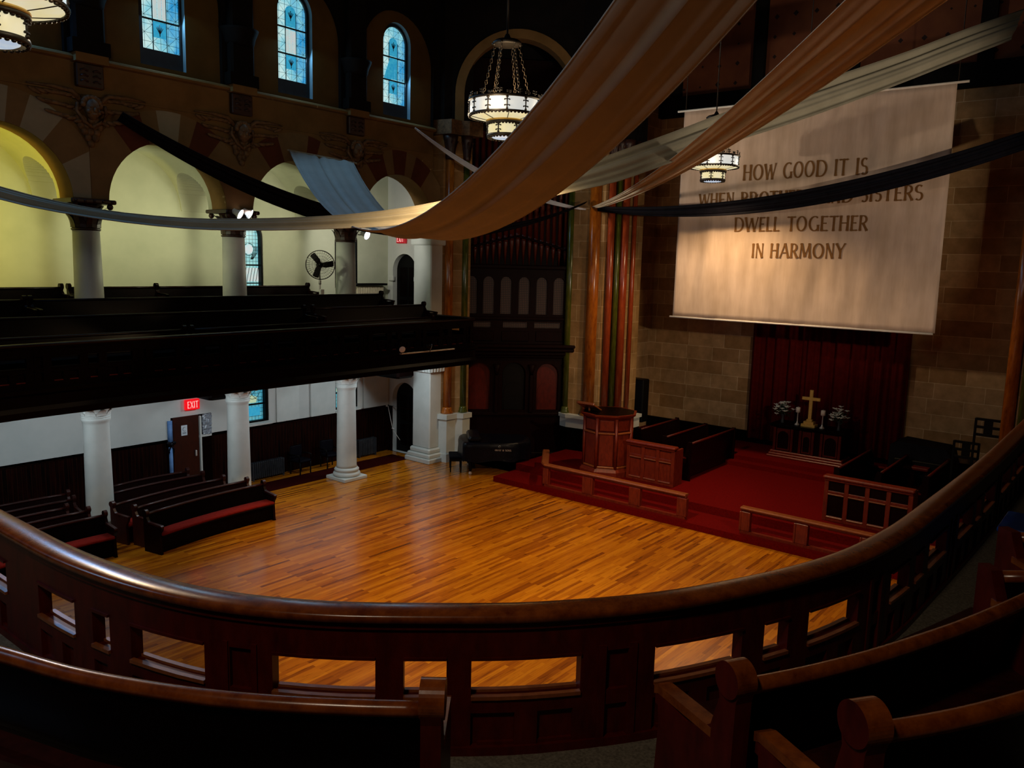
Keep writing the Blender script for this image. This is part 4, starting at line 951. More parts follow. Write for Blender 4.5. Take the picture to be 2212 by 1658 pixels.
# local frame: x along the case, +y into the chamber
D0 = 0.22
def base(mb):
    mb.box(-1.68, 1.86, D0, D0+0.9, 0, 1.42); mb.bbox(-1.70, 1.88, D0-0.06, D0, 1.32, 1.42, 0.02); mb.bbox(-1.70, 1.88, D0-0.05, D0, 0, 0.16, 0.02)
lb('base', 'organ_wood', base)
def lower(mb):
    hs = [arch_loop(-1.0, 0.34, 1.50, 2.62, 14), arch_loop(0.08, 0.36, 1.50, 2.62, 14), arch_loop(1.13, 0.34, 1.50, 2.62, 14)]
    mb.plate(rect(-1.68, 1.86, 1.42, 3.13), hs, XZ, D0, D0+0.16)
    for x in (-1.6, -0.46, 0.62, 1.66): mb.bbox(x-0.06, x+0.06, D0-0.08, D0, 1.42, 2.60, 0.02); mb.lathe([(0.05,0),(0.07,0.1),(0.12,0.32)], (x, D0-0.03, 2.6), 10)
lowc = lb('lower_case', 'organ_wood', lower)
for i, x in enumerate((-1.0, 0.08, 1.13)):
    m_ = 'mahogany' if i != 1 else 'black_paint'
    def pn(mb): mb.plate(arch_loop(x, 0.34, 1.46, 2.62, 12), [], XZ, D0+0.12, D0+0.18); mb.plate(arch_loop(x, 0.30, 1.50, 2.05, 12), [], XZ, D0+0.10, D0+0.13)
    lb('arched_panel', m_, pn, lowc)
def ledge(mb):
    for z0, z1, o in ((3.13, 3.22, 0.10), (3.22, 3.34, 0.20), (3.34, 3.46, 0.30), (3.46, 3.56, 0.36)): mb.bbox(-1.70, 1.90, D0-o, D0+0.2, z0, z1, 0.03)
lb('cornice', 'organ_wood', ledge)
def mid(mb):
    hs = [arch_loop(x, 0.17, 4.46, 5.42, 10) for x in (-1.27, -0.75, -0.22, 0.33, 0.87, 1.40)]
    hs += [rect(-1.40, -0.66, 4.04, 4.22), rect(-0.30, 0.46, 4.04, 4.22), rect(0.66, 1.48, 4.04, 4.22)]
    mb.plate(rect(-1.66, 1.82, 3.56, 5.95), hs, XZ, D0, D0+0.14)
    mb.bbox(-1.70, 1.86, D0-0.07, D0, 5.82, 5.95, 0.03); mb.bbox(-1.70, 1.86, D0-0.05, D0, 4.28, 4.38, 0.02)
    for x in (-1.0, 0.08, 1.13): mb.bbox(x-0.42, x+0.42, D0-0.03, D0, 3.64, 3.94, 0.02)
midc = lb('middle_case', 'organ_wood', mid)
for x in (-1.27, -0.75, -0.22, 0.33, 0.87, 1.40):
    lb('lattice', 'organ_lattice', lambda mb: mb.plate(arch_loop(x, 0.168, 4.462, 5.42, 10), [], XZ, D0+0.06, D0+0.08), midc)
for a, b_ in ((-1.40, -0.66), (-0.30, 0.46), (0.66, 1.48)):
    lb('lattice', 'organ_lattice', lambda mb: mb.plate(rect(a, b_, 4.045, 4.215), [], XZ, D0+0.06, D0+0.08), midc)
NP = 19
for i in range(NP):
    u = i/(NP-1); x = -1.55+3.30*u; c_ = 1-abs(2*u-1); r = 0.050+0.034*c_**0.8; mz = 6.30+0.46*c_**0.85; top = 9.1+1.0*abs(2*u-1)**0.8
    def pipe(mb):
        mb.lathe([(0.014, 5.95), (r*0.96, mz-0.07), (r, mz-0.02)], (x, D0+0.16, 0), 14)
        mb.lathe([(r, mz+0.14), (r, top)], (x, D0+0.16, 0), 14)
        mb.lathe([(r*0.99, mz-0.02), (r*0.92, mz+0.02), (r*0.86, mz+0.06), (r*0.99, mz+0.14)], (x, D0+0.16, 0), 14)
    lb('pipe', 'pipe_copper', pipe)
def band(mb):
    pts = [(-1.60+3.40*k/24, D0+0.06, 6.30+0.46*(1-abs(2*k/24-1))**0.85+0.04) for k in range(25)]
    mb.tube(pts, 0.04, 6)
lb('pipe_band', 'organ_wood', band)
def sides(mb):
    mb.bbox(-1.76, -1.62, D0-0.05, D0+0.4, 0, 9.3, 0.02); mb.bbox(1.80, 1.92, D0-0.05, D0+0.4, 0, 9.3, 0.02); mb.box(-1.7, 1.9, D0+0.6, D0+0.9, 1.4, 12.0)
lb('side_post', 'organ_wood', sides)
# red-brown capital block over the left shafts
t = thing('impost_block', 'red-brown impost block above the shafts left of the organ', 'impost', (17.9, 16.5, 9.6), kind='thing')
mb = MB(); mb.plate([(17.3,16.9),(17.4,16.38),(17.8,16.36),(17.95,16.18),(18.45,16.10),(18.5,17.3),(17.3,17.3)], [], lambda u,v,d:(u,v,d), 9.6, 10.0); mb.build('block', 'relief_brown', t)

# ================================================================ CHANCEL FURNITURE
def panel_rail(mb, p, q, z0, z1, th, T=None):
    """a straight board between two plan points"""
    p, q = Vector(p), Vector(q); d = (q-p).normalized(); n = Vector((-d.y, d.x))*th/2
    vs = [(p.x-n.x,p.y-n.y,z0),(q.x-n.x,q.y-n.y,z0),(q.x+n.x,q.y+n.y,z0),(p.x+n.x,p.y+n.y,z0)]
    vs += [(v[0],v[1],z1) for v in vs]
    mb.add(vs, [(0,3,2,1),(4,5,6,7),(0,1,5,4),(1,2,6,5),(2,3,7,6),(3,0,4,7)])
def communion_rail(label, pts, posts, z0=0.15):
    t = thing('communion_rail', label, 'rail', (pts[0][0], pts[0][1], z0), group='communion rails')
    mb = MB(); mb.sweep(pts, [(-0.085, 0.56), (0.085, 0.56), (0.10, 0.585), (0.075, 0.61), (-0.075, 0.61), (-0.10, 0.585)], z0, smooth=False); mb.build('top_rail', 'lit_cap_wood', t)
    mb = MB(); mb.sweep(pts, boxprof(-0.04, 0.04, 0.50, 0.56), z0); mb.build('upper_rail', 'chancel_wood', t)
    mb = MB(); mb.sweep(pts, boxprof(-0.05, 0.05, 0.0, 0.06), z0, smooth=False); mb.build('bottom_rail', 'chancel_wood', t)
    for (x, y, hw) in posts:
        mb = MB(); mb.bbox(x-0.05, x+0.05, y-hw, y+hw, z0+0.06, z0+0.50, 0.01)
        for s_ in (-1, 1): mb.bbox(x-0.065, x+0.065, y+s_*hw-0.025, y+s_*hw+0.025, z0+0.06, z0+0.5, 0.01)
        mb.build('post', 'chancel_wood', t)
    return t
XR = 16.95
communion_rail('low wooden communion rail left of the centre opening, turning back by the piano', [(18.3, 13.35), (XR+0.12, 12.48), (XR, 12.36), (XR, 8.25)], [(XR, 12.33, 0.06), (XR, 11.0, 0.13), (XR, 9.62, 0.13), (XR, 8.35, 0.10)])
communion_rail('low wooden communion rail right of the centre opening', [(XR, 6.90), (XR, 2.7)], [(XR, 6.80, 0.10), (XR, 5.55, 0.13), (XR, 4.2, 0.13), (XR, 2.85, 0.1)])
# pulpit
t = thing('pulpit', 'octagonal red-brown panelled pulpit in front of the big pier', 'pulpit', (18.80, 11.62, 0.34))
Rp = 0.68; th0 = PI+0.10
def octo(mb, r0, r1, z0, z1): mb.lathe([(r0, z0), (r1, z1)], n=8, smooth=False, start=th0)
mb = MB(); octo(mb, Rp+0.10, Rp+0.10, 0, 0.14); octo(mb, Rp+0.10, Rp+0.02, 0.14, 0.24); mb.build('base', 'chancel_wood', t, True)
mb = MB(); octo(mb, Rp-0.02, Rp-0.02, 0.2, 1.62); mb.build('body', 'mahogany', t, True)
for k in range(8):
    a = th0+k*PI/4; mb = MB(); mb.cyl((Rp*math.cos(a), Rp*math.sin(a), 0.22), (Rp*math.cos(a), Rp*math.sin(a), 1.6), 0.045, 8); mb.build('corner_post', 'chancel_wood', t, True)
for k in range(8):
    a = th0+(k+0.5)*PI/4; rr = Rp*math.cos(PI/8); M = Matrix.Rotation(a, 4, 'Z')
    for z0, z1 in ((0.30, 1.16), (1.26, 1.54)):
        mb = MB(); mb.bbox(rr-0.03, rr+0.012, -0.19, 0.19, z0, z1, 0.01, T=M); mb.build('panel', 'chancel_wood', t, True)
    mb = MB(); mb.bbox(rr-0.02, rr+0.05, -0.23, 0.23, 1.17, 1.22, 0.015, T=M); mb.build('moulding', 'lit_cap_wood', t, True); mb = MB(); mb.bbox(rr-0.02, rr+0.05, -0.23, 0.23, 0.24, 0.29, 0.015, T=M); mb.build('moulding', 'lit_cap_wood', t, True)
mb = MB(); octo(mb, Rp, Rp+0.12, 1.58, 1.66); octo(mb, Rp+0.12, Rp+0.13, 1.66, 1.70); mb.build('cornice', 'chancel_wood', t, True)
mb = MB(); octo(mb, Rp+0.06, Rp+0.05, 1.695, 1.706); mb.build('hollow_shade', 'black_walnut', t, True)  # dark disc on the solid top, stands in for a shaded hollow
mb = MB(); T = Matrix.Translation((-0.35, 0.42, 1.82)) @ Matrix.Rotation(0.45, 4, 'Y'); mb.bbox(-0.22, 0.22, -0.28, 0.28, -0.02, 0.02, 0.01, T=T); mb.bbox(-0.25, -0.20, -0.28, 0.28, -0.02, 0.05, 0.01, T=T); mb.cyl((-0.35, 0.42, 1.66), (-0.35, 0.42, 1.84), 0.03); mb.build('book_rest', 'lit_cap_wood', t, True)
# choir stalls
def desk(label, y0, y1, bmat):
    t = thing('choir_desk', label, 'choir desk', (18.6, (y0+y1)/2, 0.34), group='choir desks')
    x = 18.6
    mb = MB(); mb.box(x+0.01, x+0.06, y0, y1, 0.34, 1.33); mb.build('back_board', bmat, t)
    mb = MB(); n = 4 if y0 < 7 else 3; L_ = y1-y0
    for i in range(n+1): mb.bbox(x-0.03, x+0.07, y0+L_*i/n-0.05, y0+L_*i/n+0.05, 0.34, 1.33, 0.01)
    for z0, z1 in ((0.34, 0.46), (0.98, 1.05), (1.27, 1.33)): mb.bbox(x-0.025, x+0.06, y0, y1, z0, z1, 0.01)
    mb.build('frame', 'chancel_wood', t)
    for i in range(n):
        a, b = y0+L_*i/n+0.06, y0+L_*(i+1)/n-0.06
        for z_ in (0.955, 0.42): mb = MB(); mb.bbox(x-0.045, x, a-0.02, b+0.02, z_, z_+0.03, 0.01); mb.build('moulding', 'lit_cap_wood', t)
    mb = MB(); mb.bbox(x-0.10, x+0.16, y0-0.08, y1+0.08, 1.33, 1.40, 0.025); mb.bbox(x-0.06, x+0.12, y0-0.05, y1+0.05, 1.28, 1.335, 0.015); mb.build('top', 'chancel_wood', t)
    for yy in (y0, y1):
        mb = MB(); mb.bbox(x+0.05, x+0.5, yy-0.03, yy+0.03, 0.34, 1.30, 0.01); mb.build('side_panel', 'chancel_wood', t)
desk('panelled choir desk right of the pulpit', 9.50, 10.82, 'chancel_wood')
desk('panelled choir desk at the right behind the communion rail', 3.82, 5.60, 'dark_mahogany')  # dark back board: shadow over this desk put into its wood colour
g = 'choir pews'
for sgn, side in ((1, 'left'), (-1, 'right')):
    for k, (dy, h, z0) in enumerate(((1.90, 1.04, 0.34), (2.80, 1.02, 0.36), (3.75, 1.04, 0.38))):
        y = 7.575+sgn*dy; x0, x1 = 19.5+0.25*k, 22.25
        pts = [(x0, y), (x1, y)]
        pew('dark choir pew on the %s of the chancel, %s' % (side, ['nearest the altar aisle', 'middle row', 'rear row against the side wall'][k]), pts, z0, sg=sgn if k == 0 else -sgn, h=h, wd='dark_mahogany', back='dark_mahogany', cap='mahogany', group=g, plain_end=True)
# altar
AX = 22.95
t = thing('altar', 'long carved dark altar below the red curtain', 'altar', (AX, 7.58, 0.6))
mb = MB(); mb.box(AX+0.03, AX+0.68, 6.62, 8.54, 0.6, 1.50); mb.build('body', 'dark_mahogany', t)
mb = MB(); 
for i, (z0, z1, o) in enumerate(((0.6, 0.66, 0.12), (0.66, 0.72, 0.08), (0.72, 0.79, 0.05))): mb.bbox(AX-o, AX+0.72, 6.6-o, 8.56+o, z0, z1, 0.02)
mb.build('base', 'chancel_wood', t)
for y in (6.66, 7.16, 7.40, 7.76, 8.0, 8.5): mb = MB(); mb.bbox(AX-0.03, AX+0.05, y-0.04, y+0.04, 0.79, 1.47, 0.012); mb.build('pilaster', 'mahogany', t)
for a, b in ((6.72, 7.10), (7.46, 7.70), (8.06, 8.44)):
    mb = MB(); mb.plate(rect(a, b, 0.82, 1.45), [arch_loop((a+b)/2, (b-a)/2-0.03, 0.86, 1.22, 10)], YZ, AX-0.005, AX+0.03); mb.build('arched_panel', 'mahogany', t)
mb = MB(); mb.bbox(AX-0.09, AX+0.74, 6.52, 8.64, 1.50, 1.58, 0.02); mb.build('top', 'black_walnut', t)
t = thing('brass_cross', 'tall brass cross on a stepped foot in the middle of the altar', 'cross', (AX+0.2, 7.60, 1.58))
c = Vector((AX+0.2, 7.60, 1.58)); mb = MB()
for i, (hw, z0, z1) in enumerate(((0.20, 0, 0.08), (0.145, 0.08, 0.155), (0.08, 0.155, 0.215))): mb.bbox(-hw*0.7, hw*0.7, -hw, hw, z0, z1, 0.008)
mb.build('foot', 'brass', t, True)
mb = MB(); mb.bbox(-0.03, 0.03, -0.048, 0.048, 0.21, 1.06, 0.008); mb.build('upright', 'brass', t, True)
mb = MB(); mb.bbox(-0.032, 0.032, -0.255, 0.255, 0.76, 0.85, 0.008); mb.build('crossbar', 'brass', t, True)
for k, y in enumerate((7.95, 7.24)):
    t = thing('candlestick', 'silver candlestick with a thick white candle %s of the brass cross' % ['left', 'right'][k], 'candlestick', (AX+0.2, y, 1.58), group='altar candlesticks')
    mb = MB(); mb.lathe([(0.075,0),(0.07,0.02),(0.03,0.06),(0.018,0.10),(0.014,0.34),(0.03,0.36),(0.055,0.375)], n=16); mb.build('stick', 'silver', t, True)
    mb = MB(); mb.lathe([(0.062,0.375),(0.062,0.51),(0.05,0.52)], n=18); mb.cyl((0,0,0.52),(0,0,0.54),0.005,6); mb.build('candle', 'candle_wax', t, True)
rnd = random.Random(5)
for k, (y, hh) in enumerate(((8.38, 0.62), (6.78, 0.66))):
    t = thing('flower_vase', 'glass vase of white lilies %s of the brass cross' % ['left', 'right'][k], 'flowers', (AX+0.2, y, 1.58), group='altar flowers')
    mb = MB(); mb.lathe([(0.045,0),(0.05,0.02),(0.035,0.10),(0.03,0.18),(0.06,0.26),(0.062,0.27)], n=14); mb.build('vase', 'radiator_dark', t, True)
    mb = MB(); fl = MB(); lf = MB()
    for i in range(40):
        a = rnd.uniform(0, 2*PI); el = rnd.uniform(0.15, 1.4); R_ = rnd.uniform(0.14, 0.33)
        q = Vector((R_*math.cos(a)*math.cos(el)*0.8, R_*math.sin(a)*math.cos(el)*1.0, 0.33+R_*math.sin(el)*1.1-(0.12 if i % 6 == 0 else 0)))
        mb.tube([(0,0,0.2), tuple(q*0.6+Vector((0,0,0.12))), tuple(q)], 0.006, 5)
        if i % 5 != 4:
            for j in range(6):
                b_ = j*PI/3+rnd.random(); d = Vector((math.cos(b_), math.sin(b_), 0.45))
                M = Matrix.Translation(q+d*0.028) @ d.to_track_quat('X', 'Z').to_matrix().to_4x4(); fl.ball((0,0,0), 0.5, 6, sq=(0.11,0.046,0.016), T=M)
        for j in range(3):
            b_ = rnd.uniform(0, 2*PI); d = Vector((math.cos(b_), math.sin(b_), rnd.uniform(-.5,.3))); M = Matrix.Translation(q*0.75+Vector((0,0,0.06))+d*0.06) @ d.to_track_quat('X', 'Z').to_matrix().to_4x4(); lf.ball((0,0,0), 0.5, 6, sq=(0.14,0.035,0.01), T=M)
    mb.build('stem', 'leaf_green', t, True); fl.build('blossoms', 'petal_white', t, True); lf.build('leaves', 'leaf_green', t, True)
# curtain
mb = MB(); n = 220; XC = 24.15; vs = []; prof = []
top, bot = 4.75, 0.78
rnd = random.Random(11); ph = [rnd.uniform(0, 6) for _ in range(4)]
def cx(y): return XC+0.06*math.sin(y*15+ph[0]+0.8*math.sin(y*2.3+ph[1]))+0.035*math.sin(y*31+ph[2]+1.2*math.sin(y*3.1))
pts = [(cx(5.36+4.5*i/n), 5.36+4.5*i/n) for i in range(n+1)]
mb.sweep(pts, [(-0.008, 0), (0.008, 0), (0.008, top-bot), (-0.008, top-bot)], bot)
t = thing('curtain', 'dark red pleated curtain hanging behind the altar', 'curtain', (XC, 7.6, bot)); mb.build('drape', 'curtain_red', t)
mb = MB(); mb.cyl((XC, 5.3, top+0.02), (XC, 9.9, top+0.02), 0.03); mb.build('rod', 'brass', t)

# ================================================================ BANNER
XBN = 20.95
bt = thing('banner', 'large unbleached cloth banner lettered in brown hanging in the chancel arch', 'banner', (XBN, 7.6, 4.6))
def wob(y, z): return 0.035*math.sin(y*3.1+0.7*math.sin(z*0.9))+0.018*math.sin(y*7.3+1.1)+0.010*math.sin(y*13+z*2)
yl0, yr0, yl1, yr1, zb0, zb1 = 10.98, 4.16, 10.94, 4.22, 4.62, 10.24
mb = MB(); NY, NZ = 90, 40; vs = []
for side in (0, 1):
    for j in range(NZ+1):
        v = j/NZ; z = zb0+(zb1-zb0)*v; a = yl0+(yl1-yl0)*v; b = yr0+(yr1-yr0)*v
        for i in range(NY+1):
            y = a+(b-a)*i/NY; vs.append((XBN+wob(y, z)*min(1, 3*min(v+0.12, 1.05-v))+side*0.01, y, z))
n1 = (NY+1)*(NZ+1); fs = []
for j in range(NZ):
    for i in range(NY):
        q = j*(NY+1)+i; fs.append((q, q+1, q+NY+2, q+NY+1)); fs.append((q+n1, q+NY+1+n1, q+NY+2+n1, q+1+n1))
for i in range(NY):
    fs.append((i, i+n1, i+1+n1, i+1)); q = NZ*(NY+1)+i; fs.append((q, q+1, q+1+n1, q+n1))
for j in range(NZ):
    q = j*(NY+1); fs.append((q, q+NY+1, q+NY+1+n1, q+n1)); q += NY; fs.append((q, q+n1, q+NY+1+n1, q+NY+1))
mb.add(vs, fs, 0, True); mb.build('cloth', 'banner_cloth', bt)
mb = MB(); mb.cyl((XBN, 11.06, 4.60), (XBN, 4.2, 4.60), 0.025, 8); mb.build('bottom_rod', 'candle_wax', bt)
mb = MB(); mb.cyl((XBN, 11.14, 10.25), (XBN, 3.98, 10.25), 0.028, 8); mb.build('top_rod', 'candle_wax', bt)
mb = MB()
for y in (10.9, 7.6, 4.2): mb.cyl((XBN, y, 10.25), (XBN, y, 15.5), 0.012, 6)
mb.build('hanging_wire', 'iron', bt)

def stroke(out, pts, w0, w1=None, flare=0.0):
    """pen stroke of varying width -> quads in out"""
    k = len(pts)
    L = []
    for i, p in enumerate(pts):
        q0 = Vector(pts[max(i-1, 0)]); q1 = Vector(pts[min(i+1, k-1)]); d = (q1-q0).normalized(); n = Vector((-d.y, d.x))
        t = i/(k-1); w_ = (w0+(w1-w0)*t) if w1 is not None else w0
        if callable(w0): w_ = w0(d)
        w_ *= 1+flare*abs(2*t-1)**3
        L.append((Vector(p)+n*w_/2, Vector(p)-n*w_/2))
    for i in range(k-1): out.append([L[i][0], L[i+1][0], L[i+1][1], L[i][1]])
TK, TN = 0.155, 0.072
def seg(a, b, n=6): return [(a[0]+(b[0]-a[0])*i/n, a[1]+(b[1]-a[1])*i/n) for i in range(n+1)]
def ell(cx_, cy_, rx, ry, a0, a1, n=20): return [(cx_+rx*math.cos(math.radians(a0+(a1-a0)*i/n)), cy_+ry*math.sin(math.radians(a0+(a1-a0)*i/n))) for i in range(n+1)]
penw = lambda d: TN+(TK-TN)*abs(d.y)**1.3
GLY = {
 'H': (0.70, [('s',(.10,0),(.10,1),TK),('s',(.60,0),(.60,1),TK),('s',(.10,.52),(.60,.52),TN)]),
 'O': (0.84, [('c', ell(.42,.5,.34,.48,0,360,32))]),
 'W': (1.02, [('s',(.04,1),(.28,0),TK),('s',(.28,0),(.50,.95),TN),('s',(.50,.95),(.74,0),TK),('s',(.74,0),(.98,1),TN)]),
 'G': (0.78, [('c', ell(.44,.5,.36,.48,55,330,28)),('s',(.70,.02),(.70,.42),TK)]),
 'D': (0.78, [('s',(.10,0),(.10,1),TK),('c', [(.10,.98)]+ell(.30,.5,.42,.48,90,-90,22)+[(.10,.02)])]),
 'I': (0.26, [('s',(.13,0),(.13,1),TK)]),
 'T': (0.66, [('s',(.33,0),(.33,1),TK),('s',(.02,.965),(.64,.965),TN*1.2)]),
 'S': (0.54, [('c', ell(.27,.74,.20,.235,40,270,18)+ell(.27,.26,.21,.245,90,-140,18))]),
 'N': (0.74, [('s',(.10,0),(.10,1),TN*1.2),('s',(.10,1),(.62,0),TK),('s',(.62,0),(.62,1),TN*1.2)]),
 'E': (0.54, [('s',(.10,0),(.10,1),TK),('s',(.10,.965),(.48,.965),TN*1.2),('s',(.10,.52),(.42,.52),TN),('s',(.10,.035),(.50,.035),TN*1.2)]),
 'B': (0.60, [('s',(.10,0),(.10,1),TK),('c', [(.10,.97)]+ell(.26,.75,.22,.22,90,-90,14)+[(.10,.53)]),('c', [(.10,.53)]+ell(.28,.275,.25,.25,90,-90,14)+[(.10,.03)])]),
 'R': (0.64, [('s',(.10,0),(.10,1),TK),('c', [(.10,.97)]+ell(.28,.73,.24,.24,90,-90,14)+[(.10,.49)]),('s',(.30,.49),(.60,0),TK)]),
 'L': (0.52, [('s',(.10,0),(.10,1),TK),('s',(.10,.035),(.48,.035),TN*1.2)]),
 'A': (0.76, [('s',(.04,0),(.38,1),TN*1.2),('s',(.38,1),(.72,0),TK),('s',(.17,.36),(.58,.36),TN)]),
 'M': (0.92, [('s',(.08,0),(.16,1),TN*1.2),('s',(.16,1),(.46,.08),TK),('s',(.46,.08),(.76,1),TN*1.2),('s',(.76,1),(.84,0),TK)]),
 'Y': (0.70, [('s',(.04,1),(.35,.48),TK),('s',(.66,1),(.35,.48),TN*1.3),('s',(.35,.48),(.35,0),TK)]),
 'X': (0.68, [('s',(.06,1),(.62,0),TK),('s',(.62,1),(.06,0),TN*1.3)]),
 '&': (0.74, [('c', ell(.30,.76,.17,.21,-60,240,18)+[(.62,.02)]),('c', ell(.30,.27,.24,.25,60,340,18)+[(.68,.55)])]),
 ' ': (0.38, []),
}
def lettering(text, serif=True, gap=0.10):
    quads = []; x = 0
    for ch in text:
        wd_, items = GLY[ch]
        for it in items:
            o = []
            if it[0] == 's':
                stroke(o, seg(it[1], it[2]), it[3], it[3], 0.45)
                if serif:
                    for p in (it[1], it[2]):
                        if p[1] < 0.05 or p[1] > 0.95: o.append([Vector((p[0]-.085, p[1]-.02)), Vector((p[0]+.085, p[1]-.02)), Vector((p[0]+.07, p[1]+.022)), Vector((p[0]-.07, p[1]+.022))])
            else: stroke(o, it[1], penw)
            for q in o: quads.append([(p.x+x, p.y) for p in q])
        x += wd_+gap
    return quads, x-gap
def write(mb, text, mp, width, height, depth=0.004, slant=0.0, serif=True):
    quads, L = lettering(text, serif)
    for q in quads:
        p = [mp((a/L+slant*b*0.1)*width, b*height, 0) for a, b in q]; r = [mp((a/L+slant*b*0.1)*width, b*height, depth) for a, b in q]
        mb.add(p+r, [(0,1,2,3),(7,6,5,4),(0,4,5,1),(1,5,6,2),(2,6,7,3),(3,7,4,0)])
def letters(text, mp, width, height, depth=0.004, serif=True, gap=0.10):
    L = sum(GLY[c][0]+gap for c in text)-gap; x = 0; out = []
    for ch in text:
        if ch != ' ':
            quads, _ = lettering(ch, serif); mb = MB()
            for q in quads:
                p = [mp((a+x)/L*width, b*height, 0) for a, b in q]; r = [mp((a+x)/L*width, b*height, depth) for a, b in q]
                mb.add(p+r, [(0,1,2,3),(7,6,5,4),(0,4,5,1),(1,5,6,2),(2,6,7,3),(3,7,4,0)])
            out.append(mb)
        x += GLY[ch][0]+gap
    return out
XL = XBN
for txt, l, r_, hpx in [('HOW GOOD IT IS', (1606,390), (1873,376), ((1609,357),(1606,390))), ('WHEN BROTHERS AND SISTERS', (1508,447), (1993,432), ((1512,418),(1512,446))), ('DWELL TOGETHER', (1587,500), (1874,498), ((1590,470),(1588,500))), ('IN HARMONY', (1621,556), (1824,558), ((1622,526),(1621,556)))]:
    A, B = at_x(*l, XL), at_x(*r_, XL); h = at_x(*hpx[0], XL).z-at_x(*hpx[1], XL).z
    zb = (A.z+B.z)/2; tilt = (B.z-A.z)/(A.y-B.y)
    mb = MB()
    def mp(u, v, d):
        y = A.y-u; z = A.z+tilt*u+v; vv = (z-zb0)/(zb1-zb0); return (XBN+wob(y, z)*min(1, 3*min(vv+0.12, 1.05-vv))-0.012-d, y, z)
    for mbl in letters(txt, mp, A.y-B.y, h): mbl.build('letter', 'letter_brown', bt)

# ================================================================ CHANDELIERS
def chandelier():
    t = thing('chandelier', '', 'chandelier', (0, 0, 0), group='two tier drum chandeliers')
    def mk(name, mat, fn, par=None):
        m_ = MB(); fn(m_); m_.v = [(p[0], p[1], p[2]*0.80) for p in m_.v]
        return m_.build(name, mat, par or t, True)
    ug = mk('upper_glass', 'lamp_glass', lambda m_: m_.lathe([(0.60, 0.47), (0.60, 0.74)], n=48, cap=False))
    dg = mk('dish_glass', 'lamp_amber', lambda m_: m_.lathe([(0.31, 0.37), (0.45, 0.405), (0.60, 0.45)], n=48, cap=False))
    lg = mk('lower_glass', 'lamp_amber', lambda m_: m_.lathe([(0.29, 0.08), (0.29, 0.29)], n=36, cap=False))
    mk('bottom_disc', 'lamp_disc', lambda m_: m_.lathe([(0.001, 0.01), (0.20, 0.01), (0.23, 0.03)], n=30, cap=False))
    def band(r, z0, z1, scal=0, cap_=False):
        def f(m_):
            m_.lathe([(r-0.012, z0), (r+0.02, z0), (r+0.028, (z0+z1)/2), (r+0.02, z1), (r-0.012, z1), (r-0.012, z0)], n=48, cap=False)
            for i in range(scal):
                a = 2*PI*i/scal; m_.ball((r*math.cos(a), r*math.sin(a), z0-0.008), 0.022, 6, sq=(1, 1, 0.8))
        return f
    ub = mk('upper_band', 'iron', band(0.605, 0.735, 0.785)); mk('lower_band', 'iron', band(0.605, 0.435, 0.475, 60))
    mk('inner_band', 'brass', band(0.30, 0.335, 0.375)); mk('inner_scallop', 'iron', band(0.30, 0.285, 0.335, 34)); mk('bottom_band', 'iron', band(0.285, 0.02, 0.085, 30))
    def mull(R_, z0, z1, a):
        def f(m_):
            M = Matrix.Rotation(a, 4, 'Z'); h = z1-z0
            m_.tube([(R_+0.012, 0, z0), (R_+0.012, 0, z1)], 0.010, 6) if False else None
            m_.cyl((R_+0.012, 0, z0), (R_+0.012, 0, z1), 0.011, 6, T=M)
            for q in (0.32, 0.74):
                z = z0+h*q
                m_.box(R_+0.004, R_+0.022, -0.04, 0.04, z-0.008, z+0.008, T=M)
                for s_ in (-1, 1): m_.ball((R_+0.012, s_*0.04, z-0.008), 0.014, 6, T=M)
            m_.ball((R_+0.012, 0, z0+0.02), 0.022, 6, T=M); m_.ball((R_+0.012, 0, z1-0.02), 0.026, 6, T=M)
        return f
    for i in range(12): mk('mullion', 'iron', mull(0.60, 0.47, 0.74, 2*PI*i/12+0.2), ug)
    for i in range(6): mk('lower_mullion', 'iron', mull(0.29, 0.08, 0.29, 2*PI*i/6+0.3), lg)
    for i in range(8): mk('dish_rib', 'iron', lambda m_: m_.tube([(r*math.cos(i*PI/4), r*math.sin(i*PI/4), z) for r, z in ((0.30,0.365),(0.45,0.40),(0.61,0.445))], 0.007, 5), dg)
    for i in range(24):
        a = 2*PI*i/24; hgt = 0.13 if i % 2 == 0 else 0.07
        def fin(m_):
            M = Matrix.Rotation(a, 4, 'Z')
            m_.cyl((0.61, 0, 0.78), (0.61, 0, 0.78+hgt), 0.012, 5, r2=0.004, T=M)
            for s_ in (-1, 1):
                for q in (0.45, 0.8): m_.ball((0.61, s_*0.028, 0.78+hgt*q), 0.016, 5, sq=(0.7, 1.6, 0.9), T=M)
        mk('crown_finial', 'iron', fin, ub)
    for i in range(6):
        a = 2*PI*i/6+0.25
        def chain(m_):
            n = 15
            for k in range(n):
                u = (k+0.5)/n; r = 0.40+(0.20-0.40)*u; z = 0.80+1.08*u
                M = Matrix.Translation((r*math.cos(a), r*math.sin(a), z)) @ Matrix.Rotation(a+(PI/2 if k % 2 else 0), 4, 'Z')
                pts = [(0.020*math.cos(b_), 0, 0.045*math.sin(b_)) for b_ in [2*PI*j/8 for j in range(8)]]
                m_.tube([tuple(M @ Vector(p)) for p in pts], 0.005, 5, closed=True)
        mk('chain', 'chain_iron', chain)
    def can(m_):
        m_.lathe([(0.17, 1.88), (0.23, 1.88), (0.24, 1.93), (0.20, 1.97), (0.06, 2.02), (0.03, 2.10)], n=24)
        for i in range(6): m_.ball((0.22*math.cos(i*PI/3+0.25), 0.22*math.sin(i*PI/3+0.25), 1.90), 0.035, 6)
    mk('canopy', 'iron', can)
    mk('hanging_rod', 'iron', lambda m_: m_.cyl((0, 0, 2.05), (0, 0, 9.3), 0.016, 8))
    return t
def at_d(x, y, d): r = ray(x, y); return EYEV+r*(d/F_PX)
ch0 = chandelier()
